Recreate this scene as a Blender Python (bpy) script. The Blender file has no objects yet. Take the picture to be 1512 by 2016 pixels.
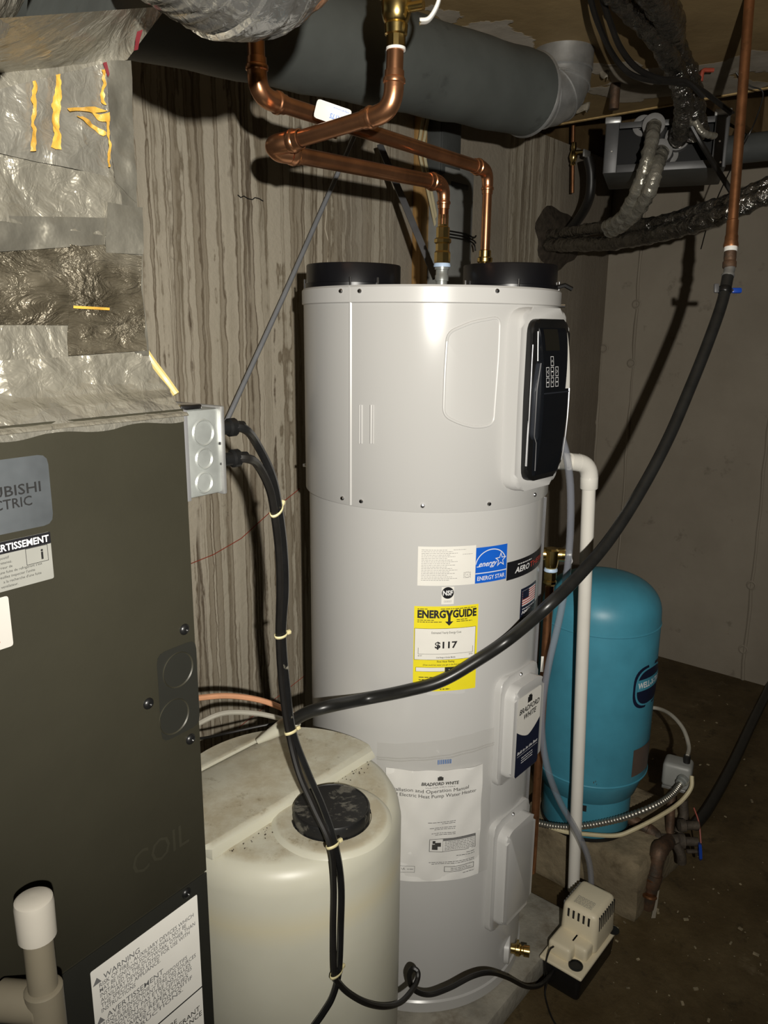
import bpy, bmesh, math, random
from math import sin, cos, tan, pi, radians, sqrt, atan2
from mathutils import Vector, Matrix, noise as mnoise
random.seed(7)
V = Vector
scene = bpy.context.scene
COL = scene.collection

# ------------------------------------------------------------ camera
PITCH, ROLL, FPX, CAMZ = radians(13.456), radians(.589), 1514.0, 1.665
_r, _f, _d = V((1, 0, 0)), V((0, cos(PITCH), -sin(PITCH))), V((0, -sin(PITCH), -cos(PITCH)))
RX = cos(ROLL) * _r - sin(ROLL) * _d
RY = sin(ROLL) * _r + cos(ROLL) * _d
RF = _f
CAM = V((0, 0, CAMZ))
cd = bpy.data.cameras.new('camera'); cam = bpy.data.objects.new('camera', cd); COL.objects.link(cam)
cd.sensor_fit = 'AUTO'; cd.sensor_width = 36.0; cd.lens = FPX / 2016 * 36.0
cd.clip_start = .02; cd.clip_end = 60
m = Matrix.Identity(4)
for i in range(3):
    m[i][0], m[i][1], m[i][2], m[i][3] = RX[i], -RY[i], -RF[i], CAM[i]
cam.matrix_world = m
scene.camera = cam

# ------------------------------------------------------------ world and light
w = bpy.data.worlds.new('world'); scene.world = w; w.use_nodes = True
w.node_tree.nodes['Background'].inputs[0].default_value = (.9, .85, .75, 1)
w.node_tree.nodes['Background'].inputs[1].default_value = .004
ld = bpy.data.lights.new('hand_lamp', 'SPOT'); ld.energy = 165; ld.shadow_soft_size = .010; ld.color = (1, .955, .87)
ld.spot_size = radians(108); ld.spot_blend = 1.0
lo = bpy.data.objects.new('hand_lamp', ld); COL.objects.link(lo)
lo.location = CAM + RX * .12 - RF * .25 - RY * .0
lo.rotation_euler = (RF + RX * .05 - RY * .17).to_track_quat('-Z', 'Y').to_euler()
scene.view_settings.view_transform = 'Standard'
scene.view_settings.look = 'None'
scene.view_settings.exposure = 0.0
scene.view_settings.gamma = 1.0
scene.view_settings.use_curve_mapping = False

# ------------------------------------------------------------ places from the photograph's geometry
def ray(x, y): return RF + RX * ((x - 756) / FPX) + RY * ((y - 1008) / FPX)
def A(x, y, Y): k = ray(x, y); return CAM + k * (Y / k.y)
def AZ(x, y, z): return CAM + ray(x, y) * z
def H(x, y, z): k = ray(x, y); return CAM + k * ((z - CAMZ) / k.z)
def PL(x, y, p, n): k = ray(x, y); return CAM + k * ((p - CAM).dot(n) / k.dot(n))
def CY(x, y, ax, ay, R):
    k = ray(x, y); a = k.x**2 + k.y**2; b = -2 * (k.x * ax + k.y * ay); c = ax * ax + ay * ay - R * R
    D = max(b * b - 4 * a * c, 0); t = (-b - sqrt(D)) / (2 * a); return CAM + k * t
YAW = radians(40)
U = V((sin(YAW), cos(YAW), 0)); N = V((cos(YAW), -sin(YAW), 0)); ZZ = V((0, 0, 1))
T_L, S_R = -1.75, 3.816          # left wall, far right wall in room coordinates
def RM(s, t, z): return U * s + N * t + ZZ * z
def WL(x, y, off=0.0): k = ray(x, y); return CAM + k * ((T_L + off) / k.dot(N))
def WR(x, y, off=0.0): k = ray(x, y); return CAM + k * ((S_R - off) / k.dot(U))

# ------------------------------------------------------------ materials
MATS = {}
class NT:
    def __init__(s, name):
        s.m = bpy.data.materials.new(name); s.m.use_nodes = True; s.t = s.m.node_tree
        s.b = s.t.nodes['Principled BSDF']; s.tc = s.n('ShaderNodeTexCoord'); s.co = s.tc.outputs['Object']; MATS[name] = s.m
    def n(s, typ, **k):
        q = s.t.nodes.new(typ)
        for a, v in k.items(): setattr(q, a, v)
        return q
    def l(s, a, b): s.t.links.new(a, b)
    def sc(s, v):
        q = s.n('ShaderNodeVectorMath', operation='MULTIPLY'); s.l(s.co, q.inputs[0]); q.inputs[1].default_value = v; return q.outputs[0]
    def noise(s, scale, det=3, rough=.55, vec=None, dist=0):
        q = s.n('ShaderNodeTexNoise'); s.l(vec or s.co, q.inputs['Vector'])
        q.inputs['Scale'].default_value = scale; q.inputs['Detail'].default_value = det; q.inputs['Roughness'].default_value = rough
        q.inputs['Distortion'].default_value = dist; return q.outputs['Fac']
    def vor(s, scale, feature='F1', vec=None, out='Distance'):
        q = s.n('ShaderNodeTexVoronoi', feature=feature); s.l(vec or s.co, q.inputs['Vector']); q.inputs['Scale'].default_value = scale; return q.outputs[out]
    def ramp(s, f, stops, interp='LINEAR'):
        q = s.n('ShaderNodeValToRGB'); q.color_ramp.interpolation = interp; e = q.color_ramp.elements
        while len(e) < len(stops): e.new(.5)
        for i, (p, c) in enumerate(stops):
            e[i].position = p; e[i].color = (c if len(c) == 4 else (*c, 1)) if not isinstance(c, (int, float)) else (c, c, c, 1)
        s.l(f, q.inputs[0]); return q.outputs[0]
    def mix(s, f, a, b, mode='MIX'):
        q = s.n('ShaderNodeMix', data_type='RGBA', blend_type=mode)
        for i, v in ((0, f), (6, a), (7, b)):
            if isinstance(v, (int, float)): q.inputs[i].default_value = v
            elif isinstance(v, tuple): q.inputs[i].default_value = (*v, 1)
            else: s.l(v, q.inputs[i])
        return q.outputs[2]
    def math(s, op, a, b=0.0):
        q = s.n('ShaderNodeMath', operation=op)
        for i, v in enumerate((a, b)):
            if isinstance(v, (int, float)): q.inputs[i].default_value = v
            else: s.l(v, q.inputs[i])
        return q.outputs[0]
    def sep(s):
        q = s.n('ShaderNodeSeparateXYZ'); s.l(s.co, q.inputs[0]); return q.outputs
    def bump(s, h, st=.3, dist=.01):
        q = s.n('ShaderNodeBump'); q.inputs['Strength'].default_value = st; q.inputs['Distance'].default_value = dist
        s.l(h, q.inputs['Height']); s.l(q.outputs[0], s.b.inputs['Normal'])
    def set(s, col=None, rough=None, metal=None, spec=None, **k):
        for nm, v in (('Base Color', col), ('Roughness', rough), ('Metallic', metal), ('Specular IOR Level', spec), *((a.replace('_', ' '), b) for a, b in k.items())):
            if v is None: continue
            if isinstance(v, tuple): s.b.inputs[nm].default_value = (*v, 1) if len(s.b.inputs[nm].default_value) == 4 else v
            elif isinstance(v, (int, float)): s.b.inputs[nm].default_value = v
            else: s.l(v, s.b.inputs[nm])
        return s.m

def simple(name, col, rough=.5, metal=0., var=.12, vs=25, bump=0., bs=60, spec=.5, dirt=None, **k):
    s = NT(name); f = s.noise(vs, 4)
    c2 = tuple(max(0, c * (1 - var)) for c in col); c1 = tuple(min(1, c * (1 + var)) for c in col)
    c = s.ramp(f, [(.3, c2), (.7, c1)])
    if dirt:
        dc, ds, lo_, hi_ = dirt
        c = s.mix(s.ramp(s.noise(ds, 6, .65), [(lo_, 0.), (hi_, 1.)]), c, dc)
    s.set(c, rough, metal, spec, **k)
    if bump: s.bump(s.noise(bs, 4), bump, .004)
    return s.m

def make_materials():
    # streaked poured concrete (x along the wall, z up)
    s = NT('concrete_streaked'); X = s.sep()[0]
    base = s.ramp(s.noise(2.2, 6, .65), [(.3, (.30, .262, .205)), (.7, (.40, .355, .285))])
    wq = s.n('ShaderNodeTexNoise'); s.l(s.co, wq.inputs['Vector']); wq.inputs['Scale'].default_value = 14; wq.inputs['Detail'].default_value = 4
    wm = s.n('ShaderNodeVectorMath', operation='MULTIPLY_ADD'); s.l(wq.outputs['Color'], wm.inputs[0]); wm.inputs[1].default_value = (.016, .016, .1); s.l(s.co, wm.inputs[2])
    wv = s.n('ShaderNodeVectorMath', operation='MULTIPLY'); s.l(wm.outputs[0], wv.inputs[0]); wv.inputs[1].default_value = (10, 10, .14)
    n1 = s.noise(1, 4, .5, wv.outputs[0], .1)
    st = s.ramp(n1, [(.28, (.36, .31, .235)), (.375, (.40, .35, .27)), (.395, (.12, .09, .06)), (.41, (.52, .465, .37)), (.47, (.50, .45, .355)),
                     (.485, (.22, .18, .125)), (.50, (.35, .30, .225)), (.55, (.39, .34, .26)), (.565, (.15, .115, .075)), (.58, (.54, .485, .385)), (.63, (.46, .41, .32)), (.66, (.30, .255, .185)), (.75, (.37, .32, .245))])
    n2 = s.noise(3.2, 3, .5, wv.outputs[0], .1)
    st = s.mix(s.ramp(n2, [(.57, 0.), (.60, .75), (.62, .1), (.75, .3)]), st, (.19, .15, .10))
    zone = s.ramp(s.math('MULTIPLY', X, .25), [(.0, 1.), (.455, 1.), (.485, .28), (.50, 1.), (.515, .9), (.54, .06), (.70, .05), (.715, .9), (.80, .8), (.83, .15), (1., .1)])
    c = s.mix(zone, base, st)
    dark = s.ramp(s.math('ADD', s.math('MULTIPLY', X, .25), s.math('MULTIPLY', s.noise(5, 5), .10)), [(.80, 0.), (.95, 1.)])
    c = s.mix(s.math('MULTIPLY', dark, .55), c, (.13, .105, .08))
    sp = s.ramp(s.noise(26, 4, .7), [(.70, 0.), (.76, 1.)]); c = s.mix(s.math('MULTIPLY', sp, .5), c, (.13, .11, .08))
    s.set(c, .85, 0, .2); s.bump(s.math('ADD', s.math('MULTIPLY', n1, .6), s.noise(60, 5)), .35, .006)
    # plain grey concrete wall
    s = NT('concrete_plain')
    c = s.ramp(s.noise(1.6, 7, .6), [(.3, (.27, .235, .185)), (.7, (.36, .318, .255))])
    c = s.mix(s.ramp(s.noise(9, 5, .7), [(.62, 0.), (.72, .6)]), c, (.17, .145, .11))
    s.set(c, .85, 0, .2); s.bump(s.noise(45, 5), .25, .004)
    # floor
    s = NT('floor_dirty')
    c = s.ramp(s.noise(1.7, 8, .68), [(.30, (.040, .027, .011)), (.5, (.095, .067, .031)), (.68, (.16, .12, .062))])
    c = s.mix(s.ramp(s.noise(14, 6, .7), [(.56, 0.), (.68, .8)]), c, (.05, .036, .018))
    c = s.mix(s.ramp(s.noise(4.5, 6, .7), [(.62, 0.), (.70, .45)]), c, (.26, .21, .13))
    s.set(c, s.ramp(s.noise(5, 4), [(.3, .45), (.7, .9)]), 0, .3); s.bump(s.noise(40, 6, .65), .5, .006)
    # ceiling board: brown with pale torn patches
    s = NT('ceiling_board')
    c = s.ramp(s.noise(2.5, 6, .6), [(.3, (.21, .145, .068)), (.7, (.34, .245, .12))])
    g = s.n('ShaderNodeNewGeometry'); tot = None
    warp = s.n('ShaderNodeTexNoise'); s.l(g.outputs['Position'], warp.inputs['Vector']); warp.inputs['Scale'].default_value = 6; warp.inputs['Detail'].default_value = 6
    wv = s.n('ShaderNodeVectorMath', operation='MULTIPLY_ADD'); s.l(warp.outputs['Color'], wv.inputs[0]); wv.inputs[1].default_value = (.34, .34, 0)
    s.l(g.outputs['Position'], wv.inputs[2])
    for (px, py, rx) in ((960, 78, .13), (1050, 118, .10), (900, 66, .10), (1215, 135, .10), (1290, 165, .16), (1390, 150, .15), (1480, 120, .14), (1230, 185, .12), (860, 20, .05), (1440, 175, .12)):
        p = H(px, py, 2.434)
        q = s.n('ShaderNodeVectorMath', operation='DISTANCE'); s.l(wv.outputs[0], q.inputs[0]); q.inputs[1].default_value = (p.x + .17, p.y + .17, 2.434)
        f = s.ramp(s.math('DIVIDE', q.outputs['Value'], rx), [(.86, 1.), (.92, 0.)])
        tot = f if tot is None else s.math('MAXIMUM', tot, f)
    pale = s.ramp(s.noise(7, 5, .6), [(.35, (.33, .29, .23)), (.65, (.47, .42, .35))])
    pale = s.mix(s.ramp(s.noise(11, 5, .7), [(.64, 0.), (.68, .7)]), pale, (.16, .12, .08))
    c = s.mix(tot, c, pale)
    s.set(c, .8, 0, .2); s.bump(s.math('ADD', s.noise(20, 4), tot), .4, .004)
    # wood
    for nm, a, b in (('wood_dark', (.10, .062, .026), (.19, .125, .055)), ('wood_pale', (.40, .27, .11), (.56, .40, .18)), ('wood_stud', (.36, .20, .07), (.50, .31, .12))):
        s = NT(nm); c = s.ramp(s.noise(1, 5, .6, s.sc((6, 60, 8) if nm != 'wood_stud' else (70, 70, 4)), .5), [(.3, a), (.7, b)])
        s.set(c, .65, 0, .3); s.bump(s.noise(80), .15, .002)
    # crumpled foil
    for nm, col, rg, mt in (('foil', (.40, .375, .305), .30, .60), ('foil_smooth', (.40, .38, .32), .26, .62), ('foil_dark', (.34, .325, .30), .15, .96), ('foil_jacket', (.30, .295, .28), .20, .82)):
        s = NT(nm); dk = nm == 'foil_dark'; v = s.vor(34 if dk else 24, 'F1', s.co); n = s.noise(20 if dk else 13, 5 if dk else 4, .6 if dk else .5, None, 1.1); n2 = s.noise(75 if dk else 60, 3, .55, None, .8)
        c = s.ramp(s.noise(7, 4), [(.3, tuple(k * .74 for k in col)), (.7, col)])
        s.set(c, rg, mt, .5)
        s.bump(s.math('ADD', s.math('ADD', n, s.math('MULTIPLY', v, .5)), s.math('MULTIPLY', n2, .35)), {'foil': .5, 'foil_smooth': .45, 'foil_dark': .85, 'foil_jacket': .3}[nm], .02)
    simple('foil_tape', (.36, .34, .28), .34, .8, .3, 14, .7, 24)
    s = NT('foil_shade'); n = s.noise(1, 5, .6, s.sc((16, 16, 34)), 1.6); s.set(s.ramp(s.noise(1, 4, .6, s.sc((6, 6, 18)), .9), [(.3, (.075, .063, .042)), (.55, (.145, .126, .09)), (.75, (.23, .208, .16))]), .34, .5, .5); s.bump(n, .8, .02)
    simple('yellow_glue', (.50, .28, .045), .5, 0, .35, 30, .5, 70)
    simple('yellow_cord', (.52, .42, .16), .45, 0, .05)
    simple('red_print', (.13, .015, .02), .5, 0, .2)
    # metals
    simple('copper', (.62, .30, .155), .29, .95, .3, 14, .03, 30)
    simple('copper_dull', (.45, .21, .10), .36, .9, .3, 18, .05, 40, dirt=((.16, .09, .05), 22, .55, .75))
    simple('copper_rust', (.13, .075, .045), .6, .5, .4, 30, .4, 60, dirt=((.06, .055, .045), 20, .45, .7))
    simple('iron_rust', (.075, .06, .045), .7, .3, .4, 40, .6, 70)
    simple('brass', (.70, .52, .20), .24, 1, .12, 25, .05, 50)
    simple('steel', (.70, .70, .71), .25, 1, .08, 30)
    simple('galvanised', (.42, .42, .41), .38, .7, .25, 18, .05, 40)
    simple('galvanised_bright', (.40, .42, .40), .36, .55, .2, 24, .03, 30)
    simple('chrome_strip', (.80, .80, .82), .25, .8, .04)
    # paints and plastics
    simple('heater_grey', (.535, .53, .515), .25, 0, .012, 3, 0, 60, .5)
    simple('heater_trim', (.575, .57, .555), .32, 0, .01, 3)
    simple('plastic_black', (.008, .008, .008), .34, 0, .1, 20)
    simple('panel_black', (.006, .007, .009), .12, 0, .05)
    simple('panel_slate', (.022, .025, .032), .4, 0, .05)
    simple('screen_dark', (.014, .013, .010), .2, 0, .05)
    simple('ring_black', (.006, .006, .0075), .34, 0, .1, 25)
    simple('rubber_black', (.012, .011, .010), .42, 0, .2, 30)
    simple('cable_black', (.010, .010, .010), .30, 0, .2, 40, dirt=((.30, .28, .22), 26, .66, .74))
    simple('poly_black', (.016, .016, .015), .33, 0, .2, 30)
    simple('cabinet_grey', (.036, .0335, .0225), .46, .12, .12, 5, .03, 120, .4)
    simple('cabinet_shaded', (.019, .019, .015), .5, .1, .10, 8)  # darker copy of the cabinet paint, with shade put into the colour
    simple('label_white', (.80, .78, .72), .45, 0, .02)
    simple('label_near', (.50, .48, .44), .45, 0, .02)
    simple('label_paper', (.84, .83, .80), .5, 0, .02)
    simple('label_grey', (.26, .26, .235), .45, 0, .04)
    simple('label_silver', (.42, .46, .49), .20, .85, .5, 9, .10, 9)
    simple('label_black', (.012, .012, .014), .35, 0, .05)
    simple('label_blue', (.010, .12, .62), .35, 0, .03)
    simple('label_navy', (.010, .014, .035), .35, 0, .05)
    simple('label_yellow', (.84, .72, .02), .45, 0, .03)
    simple('label_red', (.50, .03, .03), .4, 0, .05)
    simple('label_brown', (.10, .07, .055), .5, 0, .1)
    simple('ink_black', (.012, .012, .012), .55, 0, .05)
    simple('ink_grey', (.17, .17, .17), .55, 0, .05)
    simple('ink_fine', (.32, .31, .30), .55, 0, .05)
    simple('ink_white', (.80, .80, .80), .5, 0, .02)
    simple('ink_pink', (.42, .17, .13), .5, 0, .1)
    simple('ink_red', (.55, .06, .04), .45, 0, .05)
    simple('pvc_white', (.78, .755, .69), .34, 0, .03, 10)
    simple('pvc_cap', (.46, .43, .37), .45, 0, .04)
    simple('pvc_beige', (.20, .175, .125), .5, 0, .08, 10)
    simple('tape_white', (.80, .79, .75), .5, 0, .05)
    simple('teflon_blue', (.48, .62, .82), .45, 0, .1, 60)
    simple('valve_blue', (.012, .06, .38), .35, 0, .1)
    simple('tag_blue', (.03, .16, .55), .45, 0, .05)
    simple('tank_blue', (.060, .27, .37), .42, 0, .12, 9, .03, 80, dirt=((.025, .11, .15), 14, .66, .78))
    simple('cream_plastic', (.80, .72, .53), .42, 0, .03, 12)
    simple('gunmetal_box', (.075, .08, .078), .5, .1, .12, 20)
    simple('panel_light', (.29, .295, .28), .5, .1, .08, 20)
    simple('duct_wrap', (.090, .098, .092), .55, .1, .16, 6, .12, 30, dirt=((.05, .052, .05), 9, .60, .75))
    simple('insulation_grey', (.20, .195, .19), .75, 0, .1, 30, .2, 90)
    simple('conduit_grey', (.30, .31, .33), .45, .2, .08)
    simple('strap_grey', (.12, .12, .125), .5, .2, .1)
    simple('cable_white', (.62, .58, .46), .5, 0, .08, 20)
    simple('cable_cream', (.55, .48, .30), .5, 0, .08, 20)
    simple('cable_grey', (.42, .40, .34), .5, 0, .08, 20)
    simple('cable_orange', (.72, .36, .20), .5, 0, .10, 20)
    simple('cable_red', (.32, .055, .03), .5, 0, .1, 20)
    simple('zip_tie', (.72, .64, .36), .45, 0, .05)
    simple('armored', (.42, .40, .35), .38, .9, .2, 40)
    simple('concrete_pad', (.33, .31, .26), .9, 0, .25, 12, .5, 60, .2, dirt=((.16, .13, .09), 9, .55, .75))
    simple('concrete_block', (.24, .195, .125), .95, 0, .35, 16, .9, 45, .2, dirt=((.085, .065, .04), 8, .48, .68))
    simple('debris_pale', (.30, .25, .16), .8, 0, .5, 40)
    simple('card_tag', (.26, .23, .18), .6, 0, .1)
    simple('shade_black', (.008, .008, .008), .8, 0, .1)  # near-black that stands in for shade inside the branch box
    simple('grey_metal_frame', (.085, .085, .086), .45, .3, .15, 20)
    # brine tank plastic with dirt gathered on the top
    s = NT('tank_plastic'); Z = s.sep()[2]
    c = s.ramp(s.noise(4, 4), [(.3, (.60, .585, .475)), (.7, (.68, .665, .55))])
    c = s.mix(s.ramp(Z, [(.0, .0), (.62, .0), (.66, .55), (.70, .0)]), c, (.70, .63, .42))
    g = s.n('ShaderNodeNewGeometry'); sx = s.n('ShaderNodeSeparateXYZ'); s.l(g.outputs['Normal'], sx.inputs[0])
    up = s.ramp(sx.outputs[2], [(.90, 0.), (.99, 1.)])
    d1 = s.ramp(s.noise(7, 7, .72), [(.42, 0.), (.60, 1.)])
    d2 = s.ramp(s.noise(22, 6, .75), [(.58, 0.), (.68, 1.)])
    c = s.mix(s.math('MULTIPLY', s.math('MULTIPLY', up, d1), .7), c, (.43, .365, .24))
    c = s.mix(s.math('MULTIPLY', s.math('MULTIPLY', up, d2), .75), c, (.25, .20, .12))
    s.set(c, .38, 0, .5, Subsurface_Weight=.15, Subsurface_Radius=(.03, .028, .018)); s.bump(s.noise(30, 3), .05, .003)
    # dusty black lid
    s = NT('lid_dusty')
    f = s.ramp(s.noise(13, 8, .75, s.sc((1, 1.4, 1)), .35), [(.50, 0.), (.56, .35), (.62, .2), (.70, .85)])
    s.set(s.mix(f, (.012, .012, .012), (.36, .34, .28)), .45, 0, .4)
    # clear plastics
    for nm, col, al, rg in (('vinyl_clear', (.30, .32, .37), .40, .10), ('bag_clear', (.50, .48, .43), .09, .08), ('plastic_milky', (.70, .70, .64), .8, .3)):
        s = NT(nm); s.set(col, rg, 0, .6, Alpha=al)
        if nm == 'bag_clear': s.bump(s.noise(40, 4, .6, None, 1), .5, .01)
make_materials()

# ------------------------------------------------------------ mesh building
def cat(pts, sub=8):
    P = [V(p) for p in pts]
    if len(P) < 3: return P
    out = []; Q = [P[0] * 2 - P[1]] + P + [P[-1] * 2 - P[-2]]
    for i in range(1, len(Q) - 2):
        a, b, c, d = Q[i-1:i+3]
        for k in range(sub):
            t = k / sub
            out.append(.5 * ((2*b) + (c - a)*t + (2*a - 5*b + 4*c - d)*t*t + (3*b - a - 3*c + d)*t**3))
    out.append(P[-1]); return out
def frame(z):
    z = V(z).normalized(); x = z.orthogonal().normalized(); return x, z.cross(x), z
class MB:
    def __init__(s): s.v = []; s.f = []
    def add(s, v, f):
        o = len(s.v); s.v += [V(p) for p in v]; s.f += [tuple(i + o for i in q) for q in f]; return s
    def tube(s, path, r, n=12, caps=True):
        P = [V(p) for p in path]; L = len(P)
        R = r if isinstance(r, (list, tuple)) else [r] * L
        t = [(P[min(i+1, L-1)] - P[max(i-1, 0)]).normalized() for i in range(L)]
        x = t[0].orthogonal().normalized(); v = []; f = []
        for i in range(L):
            x = (x - t[i] * x.dot(t[i])).normalized(); y = t[i].cross(x)
            for k in range(n): a = 2*pi*k/n; v.append(P[i] + (x*cos(a) + y*sin(a)) * R[i])
        for i in range(L - 1):
            for k in range(n):
                a = i*n + k; b = i*n + (k+1) % n; f.append((a, b, b + n, a + n))
        if caps: f.append(tuple(range(n-1, -1, -1))); f.append(tuple(range((L-1)*n, L*n)))
        return s.add(v, f)
    def lathe(s, o, ax, prof, n=32, caps=True, xref=None):
        x, y, z = frame(ax); o = V(o)
        if xref is not None: x = (V(xref) - z * V(xref).dot(z)).normalized(); y = z.cross(x)
        v = []; f = []; L = len(prof)
        for r, h in prof:
            for k in range(n): a = 2*pi*k/n; v.append(o + z*h + (x*cos(a) + y*sin(a))*max(r, 1e-5))
        for i in range(L - 1):
            for k in range(n):
                a = i*n + k; b = i*n + (k+1) % n; f.append((a, b, b + n, a + n))
        if caps: f.append(tuple(range(n-1, -1, -1))); f.append(tuple(range((L-1)*n, L*n)))
        return s.add(v, f)
    def cyl(s, a, b, r, n=16, r2=None, bev=0):
        a, b = V(a), V(b); h = (b - a).length; r2 = r if r2 is None else r2
        pr = [(r, 0), (r2, h)] if not bev else [(r - bev, 0), (r, bev), (r2, h - bev), (r2 - bev, h)]
        return s.lathe(a, b - a, pr, n)
    def box(s, c, sz, ax=None, bev=0, seg=2):
        ax = ax or (V((1, 0, 0)), V((0, 1, 0)), ZZ); bm = bmesh.new(); bmesh.ops.create_cube(bm, size=1)
        for q in bm.verts: q.co = V((q.co.x*sz[0], q.co.y*sz[1], q.co.z*sz[2]))
        if bev: bmesh.ops.bevel(bm, geom=list(bm.edges), offset=bev, segments=seg, affect='EDGES', profile=.5)
        return s.bm(bm, c, ax)
    def bm(s, bm, c=(0, 0, 0), ax=None):
        ax = ax or (V((1, 0, 0)), V((0, 1, 0)), ZZ); c = V(c); bm.verts.index_update()
        v = [c + ax[0]*q.co.x + ax[1]*q.co.y + ax[2]*q.co.z for q in bm.verts]
        f = [tuple(k.index for k in q.verts) for q in bm.faces]; bm.free(); return s.add(v, f)
    def prism(s, poly, o, ax, ay, d, bev=0):
        ax, ay = V(ax), V(ay); az = ax.cross(ay); bm = bmesh.new()
        a = [bm.verts.new((x, y, 0)) for x, y in poly]; b = [bm.verts.new((x, y, d)) for x, y in poly]; n = len(poly)
        bm.faces.new(a[::-1]); top = bm.faces.new(b)
        for i in range(n): bm.faces.new((a[i], a[(i+1) % n], b[(i+1) % n], b[i]))
        if bev: bmesh.ops.bevel(bm, geom=list(top.edges), offset=bev, segments=2, affect='EDGES', profile=.5)
        return s.bm(bm, o, (ax, ay, az))
    def grid(s, fn, nu, nv, wrap=False):
        v = [fn(i / nu, j / nv) for j in range(nv + 1) for i in range(nu + 1)]
        f = [(j*(nu+1) + i, j*(nu+1) + i + 1, (j+1)*(nu+1) + i + 1, (j+1)*(nu+1) + i) for j in range(nv) for i in range(nu)]
        return s.add(v, f)
    def build(s, name, mat, parent=None, loc=None, ang=38, flip=False):
        """one mesh object; vertices are world places, the origin is the thing's base"""
        o_ = V(parent['_o']) if parent is not None else V(loc if loc is not None else (0, 0, 0))
        me = bpy.data.meshes.new(name); me.from_pydata([p - o_ for p in s.v], [], s.f if not flip else [q[::-1] for q in s.f]); me.update()
        if ang:
            for p in me.polygons: p.use_smooth = True
            me.set_sharp_from_angle(angle=radians(ang))
        me.materials.append(MATS[mat]); ob = bpy.data.objects.new(name, me); COL.objects.link(ob)
        if parent is not None: ob.parent = parent
        else: ob.location = o_
        if name in ('lettering', 'print', 'fine_print', 'bag_print', 'paint_chip', 'embossed_lettering'): ob['kind'] = 'stuff'
        ob['_o'] = tuple(o_); return ob
def thing(name, loc, label, catg, group=None):
    e = bpy.data.objects.new(name, None); COL.objects.link(e); e.location = loc; e['_o'] = tuple(loc); e.empty_display_size = .05
    return tag(e, label, catg, group)
def tag(o, label, catg=None, group=None, kind=None):
    o['label'] = label
    if catg: o['category'] = catg
    if group: o['group'] = group
    if kind: o['kind'] = kind
    return o
def struct(o): o['kind'] = 'structure'; return o

_tc = {}
def text2d(s, bold=0.0, shear=0.0):
    """glyph outlines as flat triangles; cap height scaled to 1, origin at left baseline"""
    key = (s, bold, shear)
    if key in _tc: return _tc[key]
    cu = bpy.data.curves.new('t', 'FONT'); cu.body = s; cu.size = 1; cu.resolution_u = 2; cu.offset = bold; cu.shear = shear
    ob = bpy.data.objects.new('t', cu); me = bpy.data.meshes.new_from_object(ob)
    k = 1 / .70
    v = [(p.co.x * k, p.co.y * k) for p in me.vertices]; f = [tuple(p.vertices) for p in me.polygons]
    bpy.data.objects.remove(ob); bpy.data.meshes.remove(me); bpy.data.curves.remove(cu)
    _tc[key] = (v, f); return _tc[key]
def put_text(mb, s, mp, x, y, h, align='L', width=None, bold=0.0, shear=0.0, rot=0.0):
    """s set with cap height h at (x, y) of a surface; mp maps surface (x, y) to space"""
    v, f = text2d(s, bold, shear)
    if not v: return
    x0 = min(p[0] for p in v); x1 = max(p[0] for p in v); wd = (x1 - x0) * h
    sx = 1 if width is None else width / wd
    off = {'L': 0, 'C': -.5, 'R': -1}[align] * wd * sx
    pts = [((p[0] - x0) * h * sx + off, p[1] * h) for p in v]
    c_, s_ = cos(rot), sin(rot)
    mb.add([mp(x + a*c_ - b*s_, y + a*s_ + b*c_) for a, b in pts], f)
def rect(mb, mp, x0, y0, x1, y1, nx=1, ny=1):
    mb.grid(lambda a, b: mp(x0 + (x1 - x0)*a, y0 + (y1 - y0)*b), nx, ny)
def frame_lines(mb, mp, x0, y0, x1, y1, t):
    for q in ((x0, y0, x1, y0 + t), (x0, y1 - t, x1, y1), (x0, y0, x0 + t, y1), (x1 - t, y0, x1, y1)): rect(mb, mp, *q, nx=4)
def fine_lines(mb, mp, x0, x1, y, h, seed=0):
    """a row of unreadably small print: short dashes of uneven length"""
    rg = random.Random(seed); x = x0
    while x < x1:
        wd = rg.uniform(1.2, 4.2) * h
        rect(mb, mp, x, y, min(x + wd, x1), y + h * .62); x += wd + h * .6

# ============================================================ the room
ROT = pi/2 - YAW                 # local x runs along U, local y along -N
def room_box(name, s0, s1, y0, y1, z0, z1, mat):
    mb = MB().box(((s0+s1)/2, (y0+y1)/2, (z0+z1)/2), (s1-s0, y1-y0, z1-z0))
    o = mb.build(name, mat, ang=0); o.rotation_euler = (0, 0, ROT); return struct(o)
CEIL = 2.434
LEDGE = (H(1130, 235, CEIL).dot(U) + H(1512, 175, CEIL).dot(U)) / 2
floor = room_box('floor', -6, S_R + .2, -6, 1.95, -.1, 0, 'floor_dirty')
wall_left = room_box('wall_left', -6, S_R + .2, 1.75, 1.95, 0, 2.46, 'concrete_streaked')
wall_right = room_box('wall_right', S_R, S_R + .2, -6, 1.75, 0, 2.46, 'concrete_plain')
room_box('wall_back', -6.2, -6, -6, 1.95, 0, 2.75, 'concrete_plain')
room_box('wall_front', -6, S_R + .2, -6.2, -6, 0, 2.75, 'concrete_plain')
ceiling = room_box('ceiling', -6, LEDGE, -6, 1.95, CEIL, CEIL + .05, 'ceiling_board')
room_box('trim_1', LEDGE, LEDGE + .014, -3.3, 1.74, CEIL - .004, CEIL + .03, 'wood_pale')
room_box('trim_2', LEDGE + .014, LEDGE + .05, -3.3, 1.74, CEIL + .008, 2.75, 'wood_dark')
room_box('trim_3', S_R + .03, S_R + .2, -3.3, 1.75, 2.46, 2.75, 'wood_dark')
room_box('trim_4', LEDGE + .06, S_R + .2, 1.78, 1.95, 2.46, 2.75, 'wood_dark')
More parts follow.
